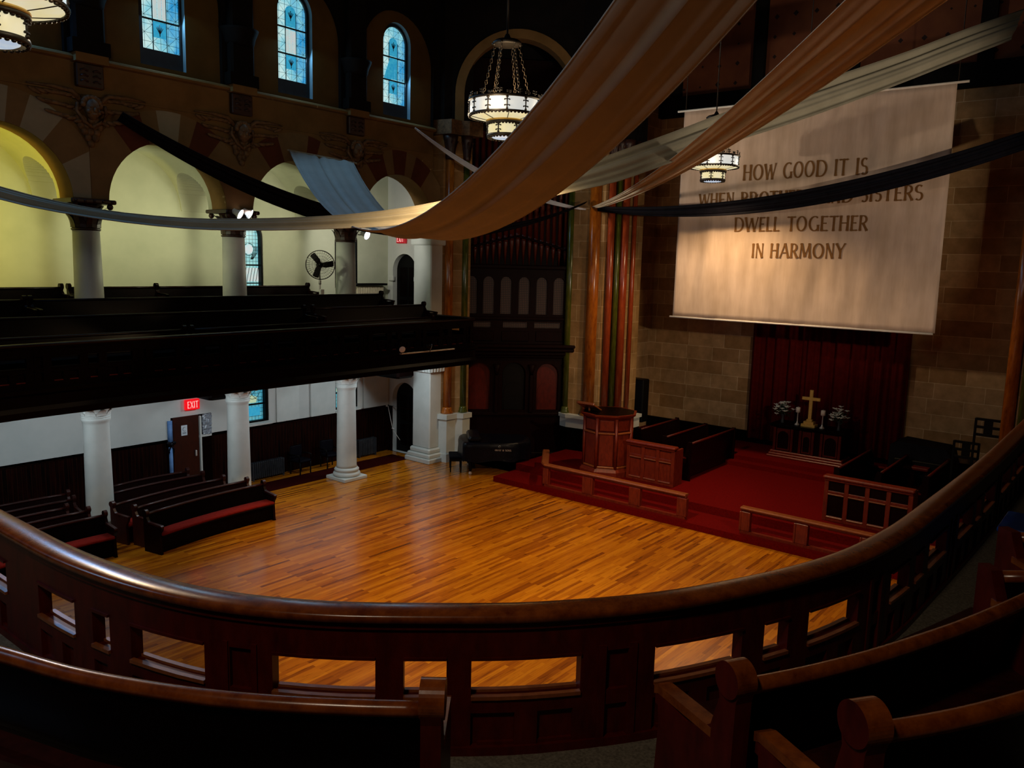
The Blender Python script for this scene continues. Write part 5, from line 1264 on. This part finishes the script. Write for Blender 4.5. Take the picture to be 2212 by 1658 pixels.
spots = [(at_d(1091, 300, F_PX*1.25/160), 'two tier drum chandelier in the middle, hanging before the organ arch'), (at_d(-21, 96, F_PX*1.25/312), 'large near chandelier cut off by the top left corner'), (at_d(1539, 393, F_PX*1.25/109), 'small far chandelier hanging in front of the lettered banner')]
CH = []
for i, (p, lab) in enumerate(spots):
    o = ch0 if i == 0 else copy_tree(ch0)
    o['label'] = lab; o.location = p*S; CH.append(p)
    light('chandelier_downlight', 'SPOT', (p.x, p.y, p.z-0.06), CH_DOWN[i], WARM, 0.18, (p.x, p.y, 0), 150, 0.6)
    light('chandelier_uplight', 'POINT', (p.x, p.y, p.z+0.78), CH_UP[i], WARM, 0.25)
    for a in range(4): light('chandelier_glow', 'POINT', (p.x+0.78*math.cos(a*PI/2+.4), p.y+0.78*math.sin(a*PI/2+.4), p.z+0.45), CH_SIDE[i], (1, 0.78, 0.5), 0.12)

# ================================================================ HANGING CLOTHS
def ribbon(name, label, cat, stations, mat, folds=3, amp=0.03, per=8, rods=False, seed=1, crease=()):
    """stations: list of (edge A, edge B) 3-D points; smooth cloth with lengthwise folds"""
    A = [Vector(s_[0]) for s_ in stations]; B = [Vector(s_[1]) for s_ in stations]
    def sp(P):
        out = []
        for i in range(len(P)-1):
            p0 = P[i-1] if i > 0 else P[0]*2-P[1]; p1, p2 = P[i], P[i+1]; p3 = P[i+2] if i+2 < len(P) else P[-1]*2-P[-2]
            for k in range(per):
                t = k/per; out.append(0.5*((2*p1)+(p2-p0)*t+(2*p0-5*p1+4*p2-p3)*t*t+(3*p1-p0-3*p2+p3)*t**3))
        return out+[P[-1]]
    A, B = sp(A), sp(B); n = len(A); NW = 26; rnd = random.Random(seed); ph = [rnd.uniform(0, 6) for _ in range(6)]
    ctr = sum(((a+b)/2 for a, b in zip(A, B)), Vector((0,0,0)))/n
    t = thing(name, label, cat, tuple(ctr)); vs = [[], []]
    for i in range(n):
        tg = ((A[min(i+1, n-1)]+B[min(i+1, n-1)])-(A[max(i-1, 0)]+B[max(i-1, 0)])).normalized(); wv = B[i]-A[i]; nn = tg.cross(wv).normalized(); W_ = wv.length
        for j in range(NW+1):
            u = j/NW; f = math.sin(PI*u)**0.6 if 0 < u < 1 else 0
            d = amp*f*(0.6*math.sin(2*PI*folds*u+ph[0]+0.5*math.sin(i*0.05+ph[1]))+0.4*math.sin(2*PI*folds*1.9*u+ph[2]+0.04*i)+0.25*math.sin(2*PI*folds*3.1*u+ph[3]))*min(1, W_/0.7+0.15)+sum(h_*math.exp(-((u-u_)/s_)**2) for u_, s_, h_ in crease)
            p = A[i]+wv*u+nn*d
            vs[0].append(p+nn*0.003); vs[1].append(p-nn*0.003)
    k = n*(NW+1); fs = []
    for i in range(n-1):
        for j in range(NW):
            q = i*(NW+1)+j; fs.append((q, q+1, q+NW+2, q+NW+1)); fs.append((q+k, q+NW+1+k, q+NW+2+k, q+1+k))
    for i in range(n-1):
        for q in (i*(NW+1), i*(NW+1)+NW): fs.append((q, q+NW+1, q+NW+1+k, q+k))
    mb = MB(); mb.add([tuple(p) for p in vs[0]+vs[1]], fs, 0, True); mb.build('cloth', mat, t)
    mb = MB(); mb.tube([tuple(p) for p in A[::2]], 0.009, 5); mb.tube([tuple(p) for p in B[::2]], 0.009, 5); mb.build('hem', mat, t)
    return t, A, B
def sagged(E1, E2, sag, w1, w2, r1, r2, wm, n=26, s0=0.0, s1=1.0):
    E1, E2 = Vector(E1), Vector(E2); out = []; c = []
    for i in range(n+1):
        s_ = s0+(s1-s0)*i/n; p = E1+(E2-E1)*s_; p.z -= sag*4*s_*(1-s_); c.append(p)
    for i, p in enumerate(c):
        s_ = s0+(s1-s0)*i/n
        tg = (c[min(i+1, n)]-c[max(i-1, 0)]).normalized(); hz = tg.cross(Vector((0,0,1))).normalized(); up = hz.cross(tg)
        wd_ = (w1*(1-s_)**2+2*wm*s_*(1-s_)+w2*s_*s_)/2; a = r1+(r2-r1)*s_; d = hz*math.cos(a)+up*math.sin(a)
        out.append((p+d*wd_, p-d*wd_))
    return out
def FITS(v): return sagged(v[0:3], v[3:6], v[6], v[7], v[8], v[9], v[10], v[11], s1=v[12] if len(v) > 12 else 1.0)
g = 'cloth swags strung across the nave'
F2 = [12.939,16.518,8.455,4.438,-0.208,10.533,2.996,1.58,1.111,0.121,0.043,1.134]
t, A, B = ribbon('cloth_swag', 'broad cream cloth sweeping down across the middle, its grey-blue far end fixed to the arcade', 'swag', FITS(F2), 'cream_cloth', 2.2, 0.018, 3, seed=3, crease=((0.46, 0.035, -0.07), (0.08, 0.02, -0.03), (0.86, 0.04, 0.03))); t['group'] = g
mb = MB(); a, b = A[0], B[0]; d = (b-a)*0.06; mb.cyl(a-d, b+d, 0.022, 8); mb.build('end_rod', 'sage_cloth', t)
F6 = [20.257,13.348,7.656,5.32,-1.344,9.756,0.586,0.12,1.43,0.308,-0.074,0.518]
t, A, B = ribbon('cloth_swag', 'shiny tan cloth widening from a knot at the big pier to the upper right', 'swag', FITS(F6), 'tan_cloth', 2.2, 0.07, 3, seed=8); t['group'] = g
FA = [8.067,16.623,8.69,20.147,13.554,7.80,1.487,0.199,0.136,0.938,0.429,0.862]
t, A, B = ribbon('cloth_swag', 'black cloth hanging from the left arcade down behind the cream one', 'swag', FITS(FA), 'black_cloth', 2, 0.05, 3, seed=4); t['group'] = g
FB = [20.195,13.177,7.622,20.396,2.697,8.826,0.565,0.128,0.369,1.306,1.268,0.522]
t, A, B = ribbon('cloth_swag', 'black cloth crossing in front of the banner lettering', 'swag', FITS(FB), 'black_cloth', 2, 0.04, 3, seed=5); t['group'] = g
F7 = [16.279,16.717,9.615,20.201,13.573,7.605,0.393,0.03,0.03,1.298,1.293,0.27]
t, A, B = ribbon('cloth_swag', 'slim pale grey cloth above the organ, left of the cream one', 'swag', FITS(F7), 'pale_cloth', 1, 0.02, 3, seed=6); t['group'] = g
# the long cloth from the left edge to the right pier: measured station by station in the vertical plane it hangs in
pa, pb = Vector((3.6, 16.6, 0)), Vector((20.35, 2.35, 0)); dd = (pb-pa).normalized(); nn = Vector((-dd.y, dd.x, 0))
st = []
for xa, ya, xb_, yb in [(-330,270,-330,285),(-150,345,-150,365),(0,403,0,430),(200,450,200,470),(400,471,400,493),(560,472,560,497),(700,467,700,494),(830,455,832,488),(945,436,955,474),(1090,402,1095,446),(1230,366,1235,414),(1330,330,1338,390),(1450,287,1455,349),(1566,243,1570,310),(1700,199,1702,268),(1838,153,1838,220),(1965,110,1965,172),(2090,62,2090,122),(2212,20,2184,86)]:
    st.append((at_plane(xa, ya, pa+nn*0.12, nn), at_plane(xb_, yb, pa-nn*0.12, nn)))
t, A, B = ribbon('cloth_swag', 'long sage-grey cloth swooping from the left edge across to the right pier', 'swag', st, 'sage_cloth', 1.6, 0.06, 6, seed=2); t['group'] = g

# ================================================================ PIANO, BENCH
M0 = (17.70, 14.78, 0); rz = -PI/4
t = thing('grand_piano', 'black grand piano under a dark quilted cover in front of the organ', 'piano', M0, rz)
outl = [(-0.88,-0.62),(-0.55,-0.64),(0.2,-0.62),(0.62,-0.52),(0.92,-0.25),(1.02,0.10),(0.95,0.45),(0.6,0.62),(-0.88,0.64)]
sm_ = [(p.x, p.y) for p in spline(outl+[outl[0]], 5)][:-1]
mb = MB(); mb.plate(sm_, [], lambda u,v,d:(u,v,d), 0.62, 0.86); mb.build('case', 'black_paint', t, True)
mb = MB(); 
big = [(x*1.03, y*1.03) for x, y in sm_]; n = len(big); rings = []
for z, k_ in ((0.42,1.05),(0.55,1.03),(0.80,1.02),(0.90,1.0),(0.945,0.96),(0.955,0.8)):
    rings.append([(x*k_*(1+0.012*math.sin(i*1.7+z*9)), y*k_*(1+0.012*math.sin(i*1.7+z*9)), z+(0.03*math.sin(i*0.9) if z < 0.5 else 0)) for i, (x, y) in enumerate(big)])
vs = sum(rings, []); fs = [tuple(range(5*n, 6*n))]
for r_ in range(5):
    for i in range(n): fs.append((r_*n+i, r_*n+(i+1) % n, (r_+1)*n+(i+1) % n, (r_+1)*n+i))
mb.add(vs, fs, 0, True); mb.bbox(-0.80, -0.42, -0.55, 0.55, 0.94, 1.10, 0.06); mb.build('cover', 'navy_cover', t, True)
for mbl in letters('STEINWAY & SONS', lambda u,v,d: (-0.20+u, -0.665-d, 0.735+v-0.02*(u/0.62)), 0.62, 0.050, 0.004, serif=False): mbl.build('letter', 'silver', t, True)
mb = MB(); mb.tube([(0.08, -0.668, 0.82), (0.06,-0.668,0.86), (0.09,-0.668,0.89), (0.12,-0.668,0.86), (0.10,-0.668,0.82)], 0.006, 5); mb.build('emblem', 'silver', t, True)
for x, y in ((-0.72,-0.50),(-0.72,0.50),(0.78,0.05)):
    mb = MB(); mb.lathe([(0.035,0.10),(0.05,0.2),(0.06,0.62)], (x,y,0), 12); mb.build('leg', 'black_paint', t, True)
    mb = MB(); mb.lathe([(0.001,-0.02),(0.045,-0.02),(0.045,0.02),(0.001,0.02)], n=14, T=Matrix.Translation((x,y,0.045)) @ Matrix.Rotation(PI/2, 4, 'X')); mb.box(x-0.02,x+0.02,y-0.03,y+0.03,0.05,0.11); mb.build('caster', 'silver', t, True)
mb = MB(); mb.box(-0.62,-0.56,-0.1,0.1,0.1,0.62); mb.box(-0.75,-0.55,-0.12,0.12,0.08,0.13); mb.build('pedal_lyre', 'black_paint', t, True)
pb_ = at_z(985, 1013, 0)
t = thing('piano_bench', 'small black piano bench beside the white pier', 'bench', (16.95, 15.62, 0), rz)
mb = MB(); mb.bbox(-0.19, 0.19, -0.34, 0.34, 0.40, 0.47, 0.02); mb.build('cushion', 'black_cloth', t, True)
mb = MB(); mb.box(-0.18, 0.18, -0.33, 0.33, 0.33, 0.40); mb.build('frame', 'black_paint', t, True)
for x in (-0.15, 0.15):
    for y in (-0.29, 0.29): mb = MB(); mb.lathe([(0.016,0),(0.026,0.33)], (x,y,0), 8); mb.build('leg', 'black_paint', t, True)

# ================================================================ SMALL THINGS OF THE LEFT AISLE AND GALLERY
def radiator(label, x0, x1, y, z0, h, mat, shelf=None):
    t = thing('radiator', label, 'radiator', ((x0+x1)/2, y, z0)); n = int((x1-x0)/0.062)
    mb = MB()
    for i in range(n):
        x = x0+(x1-x0)*(i+0.5)/n; mb.bbox(x-0.020, x+0.020, y-0.09, y+0.09, z0+0.05, z0+h, 0.016); 
        if i in (0, n-1): mb.box(x-0.02, x+0.02, y-0.07, y+0.07, z0, z0+0.06)
    mb.build('sections', mat, t)
    mb = MB(); mb.cyl((x0, y, z0+0.10), (x1, y, z0+0.10), 0.03, 8); mb.cyl((x0, y, z0+h-0.07), (x1, y, z0+h-0.07), 0.03, 8); mb.build('pipes', mat, t)
    if shelf: mb = MB(); mb.bbox(x0-0.08, x1+0.08, y-0.16, y+0.12, z0+h+0.03, z0+h+0.09, 0.01); mb.build('shelf', shelf, t)
radiator('dark ribbed radiator by the wainscot between second and third lower columns', 12.2, 13.22, 18.70, 0.0, 0.50, 'radiator_dark')
radiator('dark radiator right of the free standing column', 15.9, 16.6, 18.70, 0.0, 0.56, 'radiator_dark')
radiator('cream radiator with a dark shelf at the end of the gallery', 15.86, 16.90, 18.72, 4.6, 0.60, 'radiator_cream', 'black_paint')
def chair(label, x, y, a):
    t = thing('side_chair', label, 'chair', (x, y, 0), a, 'dark chairs by the wainscot')
    mb = MB(); mb.bbox(-0.22, 0.22, -0.22, 0.22, 0.34, 0.42, 0.03); mb.build('seat', 'black_cloth', t, True)
    mb = MB(); mb.bbox(-0.22, 0.22, 0.16, 0.22, 0.42, 0.78, 0.03); mb.build('backrest', 'black_cloth', t, True)
    for sx_ in (-0.19, 0.19):
        mb = MB(); mb.tube([(sx_*1.12, 0.19, 0.55), (sx_*1.12, -0.19, 0.56), (sx_*1.12, -0.19, 0.40)], 0.02, 6); mb.build('armrest', 'black_paint', t, True)
        for sy in (-0.19, 0.19): mb = MB(); mb.cyl((sx_, sy, 0), (sx_, sy, 0.36), 0.018, 8); mb.build('leg', 'black_paint', t, True)
chair('black upholstered chair beside the radiator, in the aisle', 13.62, 18.45, 0.1)
chair('black upholstered chair left of the free standing column', 14.62, 18.42, -0.15)
# floor fan
fc = at_y(692, 572, 17.1); fb_ = (fc.x, 17.1, 4.5)
t = thing('pedestal_fan', 'large round black pedestal fan among the gallery pews', 'fan', fb_)
face = (EYEV-fc); face.z = 0.15; face = Vector((-0.55, -1.0, 0.05)).normalized()
Mf = Matrix.Translation(fc) @ face.to_track_quat('Z', 'Y').to_matrix().to_4x4(); Rf = 0.37
mb = MB()
for r_, z in ((Rf, 0.0), (Rf*0.98, 0.05), (Rf*0.98, -0.05), (Rf*0.8, 0.075), (Rf*0.6, 0.085), (Rf*0.4, 0.09), (Rf*0.2, 0.095)): mb.tube([tuple(Mf @ Vector((r_*math.cos(2*PI*i/40), r_*math.sin(2*PI*i/40), z))) for i in range(40)], 0.011 if r_ == Rf else 0.003, 5, closed=True)
for i in range(36):
    a = 2*PI*i/36; mb.tube([tuple(Mf @ Vector((r_*math.cos(a), r_*math.sin(a), z))) for r_, z in ((Rf,0),(Rf*0.97,0.05),(Rf*0.7,0.082),(Rf*0.15,0.095))], 0.0026, 4)
    mb.tube([tuple(Mf @ Vector((r_*math.cos(a), r_*math.sin(a), z))) for r_, z in ((Rf,0),(Rf*0.97,-0.05),(Rf*0.7,-0.082),(Rf*0.2,-0.095))], 0.0026, 4)
mb.build('guard', 'iron', t)
for i in range(3):
    mb = MB(); Mb = Mf @ Matrix.Rotation(2*PI*i/3+0.12, 4, 'Z') @ Matrix.Rotation(0.22, 4, 'X')
    mb.plate([(0.04,-0.05),(0.12,-0.085),(Rf*0.9,-0.075),(Rf*0.93,0.0),(Rf*0.9,0.075),(0.12,0.06),(0.04,0.05)], [], lambda u,v,d:(u,v,d), -0.004, 0.004); mb.v = [tuple(Mb @ Vector(p)) for p in mb.v]; mb.build('blade', 'black_paint', t)
mb = MB(); mb.lathe([(0.001,0.06),(0.05,0.055),(0.06,0.0),(0.085,-0.06),(0.08,-0.20),(0.001,-0.22)], n=18, T=Mf); mb.build('motor', 'black_paint', t)
mb = MB(); mb.cyl((fc.x+0.02, 17.15, 4.55), (fc.x+0.02, 17.16, fc.z-0.02), 0.022, 10); mb.lathe([(0.035,0),(0.035,0.1)], (fc.x+0.02, 17.15, fc.z-0.5), 10); mb.build('pole', 'silver', t)
mb = MB(); mb.lathe([(0.26,0),(0.27,0.02),(0.10,0.05),(0.03,0.10)], (fc.x+0.02, 17.15, 4.5), 24); mb.build('base', 'black_paint', t)
mb = MB(); mb.bbox(fc.x-0.02, fc.x+0.10, 17.07, 17.14, 5.0, 5.2, 0.01); mb.build('switch_box', 'white_metal', t)
# exit signs
def exit_sign(label, c, nrm, mat, lm):
    ang = math.atan2(nrm[1], nrm[0])+PI/2
    t = thing('exit_sign', label, 'sign', c, ang)
    mb = MB(); mb.bbox(-0.19, 0.19, -0.045, 0.045, -0.13, 0.13, 0.012); mb.build('housing', mat, t, True)
    for mbl in letters('EXIT', lambda u,v,d: (-0.145+u, -0.047-d, -0.085+v), 0.29, 0.17, 0.003, serif=False): mbl.build('letter', lm, t, True)
    mb = MB(); mb.box(-0.04, 0.04, 0.04, 0.075, -0.04, 0.04); mb.build('bracket', 'white_metal', t, True)
exit_sign('glowing red exit sign over the doorway with the paper notice', (10.6, YW-0.13, 2.29), (0, -1), 'exit_red', 'exit_letter')
exit_sign('dimmer red exit sign above the upper arched doorway', (17.22, 18.22, 6.63), (-1, 0), 'exit_dim', 'exit_letter')
# doorway in the left wall with notice, ribbon and plastic sheet
d = thing('door_3', 'dark brown door in the left aisle wall carrying a white paper notice', 'door', (10.45, YW, 0.0), kind='structure')
mb = MB(); mb.bbox(10.10, 10.79, YW-0.09, YW-0.05, 0.02, 2.0, 0.01); mb.build('door_leaf', 'pew_wood', d)
mb = MB(); mb.bbox(10.81, 10.86, YW-0.11, YW-0.04, 0.02, 1.96, 0.01); mb.build('door_edge', 'white_paint', d)
mb = MB(); mb.box(10.86, 11.16, YW-0.05, YW+0.1, 0.02, 2.0); mb.build('side_panel', 'black_walnut', d)
mb = MB(); mb.bbox(10.66, 10.70, YW-0.14, YW-0.09, 0.95, 1.10, 0.01); mb.build('handle', 'silver', d)
t = thing('paper_notice', 'white paper notice with a dark round symbol on the brown door', 'notice', (10.39, YW-0.095, 1.52))
mb = MB(); mb.box(10.31, 10.47, YW-0.098, YW-0.094, 1.52, 1.78); mb.build('sheet', 'paper', t)
mb = MB(); mb.tube([(10.395+0.045*math.cos(a), YW-0.1, 1.68+0.05*math.sin(a)) for a in [math.radians(50+260*i/12) for i in range(13)]], 0.010, 5, flat=0.3)
for k in range(2): mb.box(10.34, 10.44, YW-0.101, YW-0.098, 1.56+0.03*k, 1.57+0.03*k)
mb.build('symbol', 'navy_cover', t)
t = thing('blue_ribbon', 'light blue cloth strip knotted at the left door jamb', 'ribbon', (10.05, YW-0.1, 0.5))
mb = MB(); mb.sweep([(9.98, YW-0.08), (10.03, YW-0.11), (10.07, YW-0.09)], [(-0.008,0.35),(0.008,0.35),(0.008,1.28),(-0.008,1.28)], 0); mb.sweep([(9.96, YW-0.08), (10.01, YW-0.10), (10.08, YW-0.09)], [(-0.008,1.40),(0.008,1.40),(0.008,1.94),(-0.008,1.94)], 0); mb.build('strip', 'blue_cloth', t)
mb = MB(); mb.ball((10.03, YW-0.12, 1.34), 0.05, 10, sq=(1,0.8,1.3)); 
for sg in (-1, 1): mb.ball((10.03+sg*0.07, YW-0.12, 1.38), 0.05, 8, sq=(1.2,0.5,1)); mb.tube([(10.03, YW-0.12, 1.32), (10.03+sg*0.05, YW-0.13, 1.24), (10.03+sg*0.06, YW-0.12, 1.14)], 0.018, 5)
mb.build('knot', 'navy_cover', t)
t = thing('plastic_sheet', 'crinkled grey plastic sheet in the upper right of the doorway', 'sheet', (11.03, YW-0.08, 1.45))
mb = MB(); vs = []; nx_, nz_ = 8, 14; rnd = random.Random(3)
for j in range(nz_+1):
    for i in range(nx_+1): vs.append((10.90+0.26*i/nx_, YW-0.07+rnd.uniform(-0.025, 0.012), 1.46+0.53*j/nz_))
fs = [(j*(nx_+1)+i, j*(nx_+1)+i+1, (j+1)*(nx_+1)+i+1, (j+1)*(nx_+1)+i) for j in range(nz_) for i in range(nx_)]; k = len(vs); vs += [(x, y+0.01, z) for x, y, z in vs]; fs += [tuple(q+k for q in reversed(f)) for f in fs]
mb.add(vs, fs, 0, False); mb.build('sheet', 'grey_plastic', t)
# raised slabs of lit white wall; gaps between stand in for column shadows
for k, (x0, x1, lab) in enumerate(((13.10, 13.85, 'added slab of lit aisle wall right of the first lower window'), (14.25, 15.14, 'added slab of lit aisle wall left of the free standing column'), (16.22, 17.22, 'added slab of lit aisle wall beside the lower arched doorway'))):
    t = thing('lit_wall_slab', lab, 'board', ((x0+x1)/2, YW-0.1, 1.47), group='added slabs of lit aisle wall')
    mb = MB(); mb.bbox(x0, x1, YW-0.12, YW-0.065, 1.48, 3.25, 0.008); mb.build('board', 'white_paint', t)
t = thing('aisle_runner', 'dark red carpet strip along the left aisle behind the columns', 'carpet', (14.2, 17.9, 0)); mb = MB(); mb.bbox(11.6, 16.95, 17.52, 18.30, 0.001, 0.012, 0.004); mb.build('carpet', 'runner_red', t)
t = thing('wall_cable', 'thin pale cable hanging from a junction box near the lower arched doorway', 'cable', (17.1, YW-0.1, 1.45))
mb = MB(); mb.tube([tuple(at_x(x, y, 17.20)) for x, y in ((838,876),(842,895),(846,915),(848,925))], 0.012, 5); mb.tube([tuple(at_x(x, y, 17.2)) for x, y in ((848,925),(856,938),(864,950))], 0.008, 5); mb.build('cable', 'candle_wax', t)
p = at_x(832, 874, 17.2); mb = MB(); mb.bbox(p.x-0.03, p.x+0.05, p.y-0.07, p.y+0.07, p.z-0.05, p.z+0.05, 0.01); mb.build('junction_box', 'white_metal', t)
p = at_x(849, 925, 17.18); mb = MB(); mb.bbox(p.x-0.02, p.x+0.02, p.y-0.05, p.y+0.05, p.z-0.02, p.z+0.02, 0.008); mb.build('connector', 'white_metal', t)
# floodlights on the gallery columns
def flood(t, c, aim):
    c = Vector(c); d = (Vector(aim)-c).normalized(); M = Matrix.Translation(c) @ d.to_track_quat('Z', 'Y').to_matrix().to_4x4()
    mb = MB(); mb.lathe([(0.03,-0.20),(0.06,-0.18),(0.07,-0.08),(0.125,0.0),(0.125,0.012),(0.115,0.0)], n=20, T=M, cap=False); mb.build('lamp_housing', 'white_metal', t)
    mb = MB(); mb.lathe([(0.001,0.02),(0.07,0.014),(0.112,0.0)], n=20, T=M, cap=False); mb.build('lamp_face', 'flood_face', t)
a1 = at_y(519, 463, 16.6); a2 = at_y(541, 463, 16.6)
t = thing('floodlight_pair', 'pair of bright bluish floodlights on the second gallery column capital', 'floodlight', tuple(a1))
flood(t, a1, (15, 10, 3)); flood(t, a2, (16, 11, 3)); mb = MB(); mb.cyl(a1+Vector((0,0.05,-0.12)), a2+Vector((0,0.05,-0.12)), 0.015, 6); mb.cyl((a1.x+0.05, 16.65, a1.z-0.12), (a1.x+0.05, 16.95, a1.z-0.12), 0.015, 6); mb.build('bracket', 'iron', t)
b1 = at_y(793, 508, 16.5)
t = thing('floodlight', 'single bright white floodlight right of the third gallery column', 'floodlight', tuple(b1))
flood(t, b1, (16, 9, 4)); mb = MB(); mb.cyl((14.45, 16.95, b1.z+0.02), (b1.x, b1.y+0.1, b1.z), 0.014, 6); mb.build('arm', 'iron', t)
# little can lamps on the gallery ledge
t = thing('ledge_glint', 'thin pale strip standing in for a glint on the ledge of the left gallery front', 'rail', (13.8, 13.88, 3.80)); mb = MB(); mb.bbox(13.15, 15.0, 13.90, 13.96, 3.80, 3.83, 0.005); mb.build('rail', 'silver', t)  # added strip: the glint along the ledge made as a thing
for k, (x, y, aim, lab) in enumerate(((869, 762, (12.5, 12.5, 3.6), 'left one of two small can lamps on the gallery ledge'), (931, 755, (15.6, 12.6, 3.4), 'right one of two small can lamps on the gallery ledge'))):
    c = at_y(x, y, 13.84); c.z = max(c.z, 3.93); t = thing('can_lamp', lab, 'lamp', tuple(c), group='can lamps on the gallery ledge'); d = (Vector(aim)-c).normalized(); M = Matrix.Translation(c) @ d.to_track_quat('Z', 'Y').to_matrix().to_4x4()
    mb = MB(); mb.lathe([(0.03,-0.14),(0.05,-0.12),(0.055,0.0)], n=14, T=M); mb.build('housing', 'black_paint', t); mb = MB(); mb.lathe([(0.001,0.012),(0.06,0.008),(0.075,0.0)], n=16, T=M, cap=False); mb.build('face', 'paper', t); mb = MB(); mb.cyl((c.x, c.y+0.04, 3.80), (c.x, c.y+0.02, c.z), 0.01, 5); mb.build('stand', 'iron', t)
# right side of the chancel
p = at_z(1966, 1068, 0.34)
t = thing('baptismal_stand', 'turned red-brown pedestal stand behind the right choir desk', 'stand', (p.x, p.y, 0.34))
mb = MB(); mb.lathe([(0.22,0),(0.24,0.05),(0.10,0.12),(0.07,0.25),(0.10,0.40),(0.065,0.5),(0.085,0.66),(0.14,0.72)], n=18); mb.build('pedestal', 'mahogany', t, True)
mb = MB(); mb.bbox(-0.30,0.30,-0.42,0.42,0.72,0.80,0.02); mb.build('top', 'mahogany', t, True)
t = thing('covered_organ_console', 'black covered console at the right below the stone wall', 'console', (23.0, 4.4, 0.6))
mb = MB(); mb.plate([(3.62,0.6),(5.3,0.6),(5.25,1.55),(5.05,1.66),(3.95,1.60),(3.85,1.5)], [], YZ, 22.5, 23.4); mb.build('cover', 'black_cloth', t); mb = MB(); mb.bbox(22.3, 22.5, 3.9, 5.1, 0.6, 1.25, 0.02); mb.build('key_desk', 'black_paint', t)
for k, (x, y, xx) in enumerate(((2085, 985, 21.4), (2130, 965, 21.2))):
    p = at_x(x, y, xx); t = thing('ladder_back_chair', ['dark open backed chair beside the covered console', 'dark ladder backed chair nearest the right pier shaft'][k], 'chair', (xx, p.y, 0.5), group='dark chairs at the right of the chancel')
    hh = p.z-0.5+0.30*k+0.15
    for sy in (-0.26, 0.26): mb = MB(); mb.bbox(-0.025,0.025,sy-0.025,sy+0.025,0,hh+0.2,0.005); mb.build('post', 'black_paint', t, True)
    mb = MB()
    for zz in (hh+0.18, hh, hh-0.18): mb.bbox(-0.02,0.02,-0.26,0.26,zz-0.03,zz+0.03,0.005)
    mb.bbox(-0.018,0.018,-0.09,0.09,hh-0.18,hh+0.18,0.005); mb.build('back_rails', 'black_paint', t, True)
    mb = MB(); mb.bbox(-0.05,0.45,-0.28,0.28,0.42,0.50,0.02); mb.build('seat', 'black_paint', t, True)
    for sy in (-0.24, 0.24): mb = MB(); mb.bbox(0.38,0.42,sy-0.02,sy+0.02,0,0.45,0.005); mb.build('leg', 'black_paint', t, True)
t = thing('loudspeaker', 'tall black loudspeaker against the stone side wall left of the altar', 'loudspeaker', tuple(at_x(1379, 860, 22.6)))
p = at_x(1379, 858, 22.6); mb = MB(); mb.bbox(22.35, 22.75, p.y-0.3, p.y+0.3, p.z-0.75, p.z+0.62, 0.03); mb.build('cabinet', 'black_paint', t); mb = MB(); mb.bbox(22.33, 22.36, p.y-0.26, p.y+0.26, p.z-0.7, p.z+0.57, 0.005); mb.build('grille', 'black_cloth', t); mb = MB(); mb.cyl((22.55, p.y, 0.6), (22.55, p.y, p.z-0.74), 0.03, 8); mb.build('pole', 'iron', t)
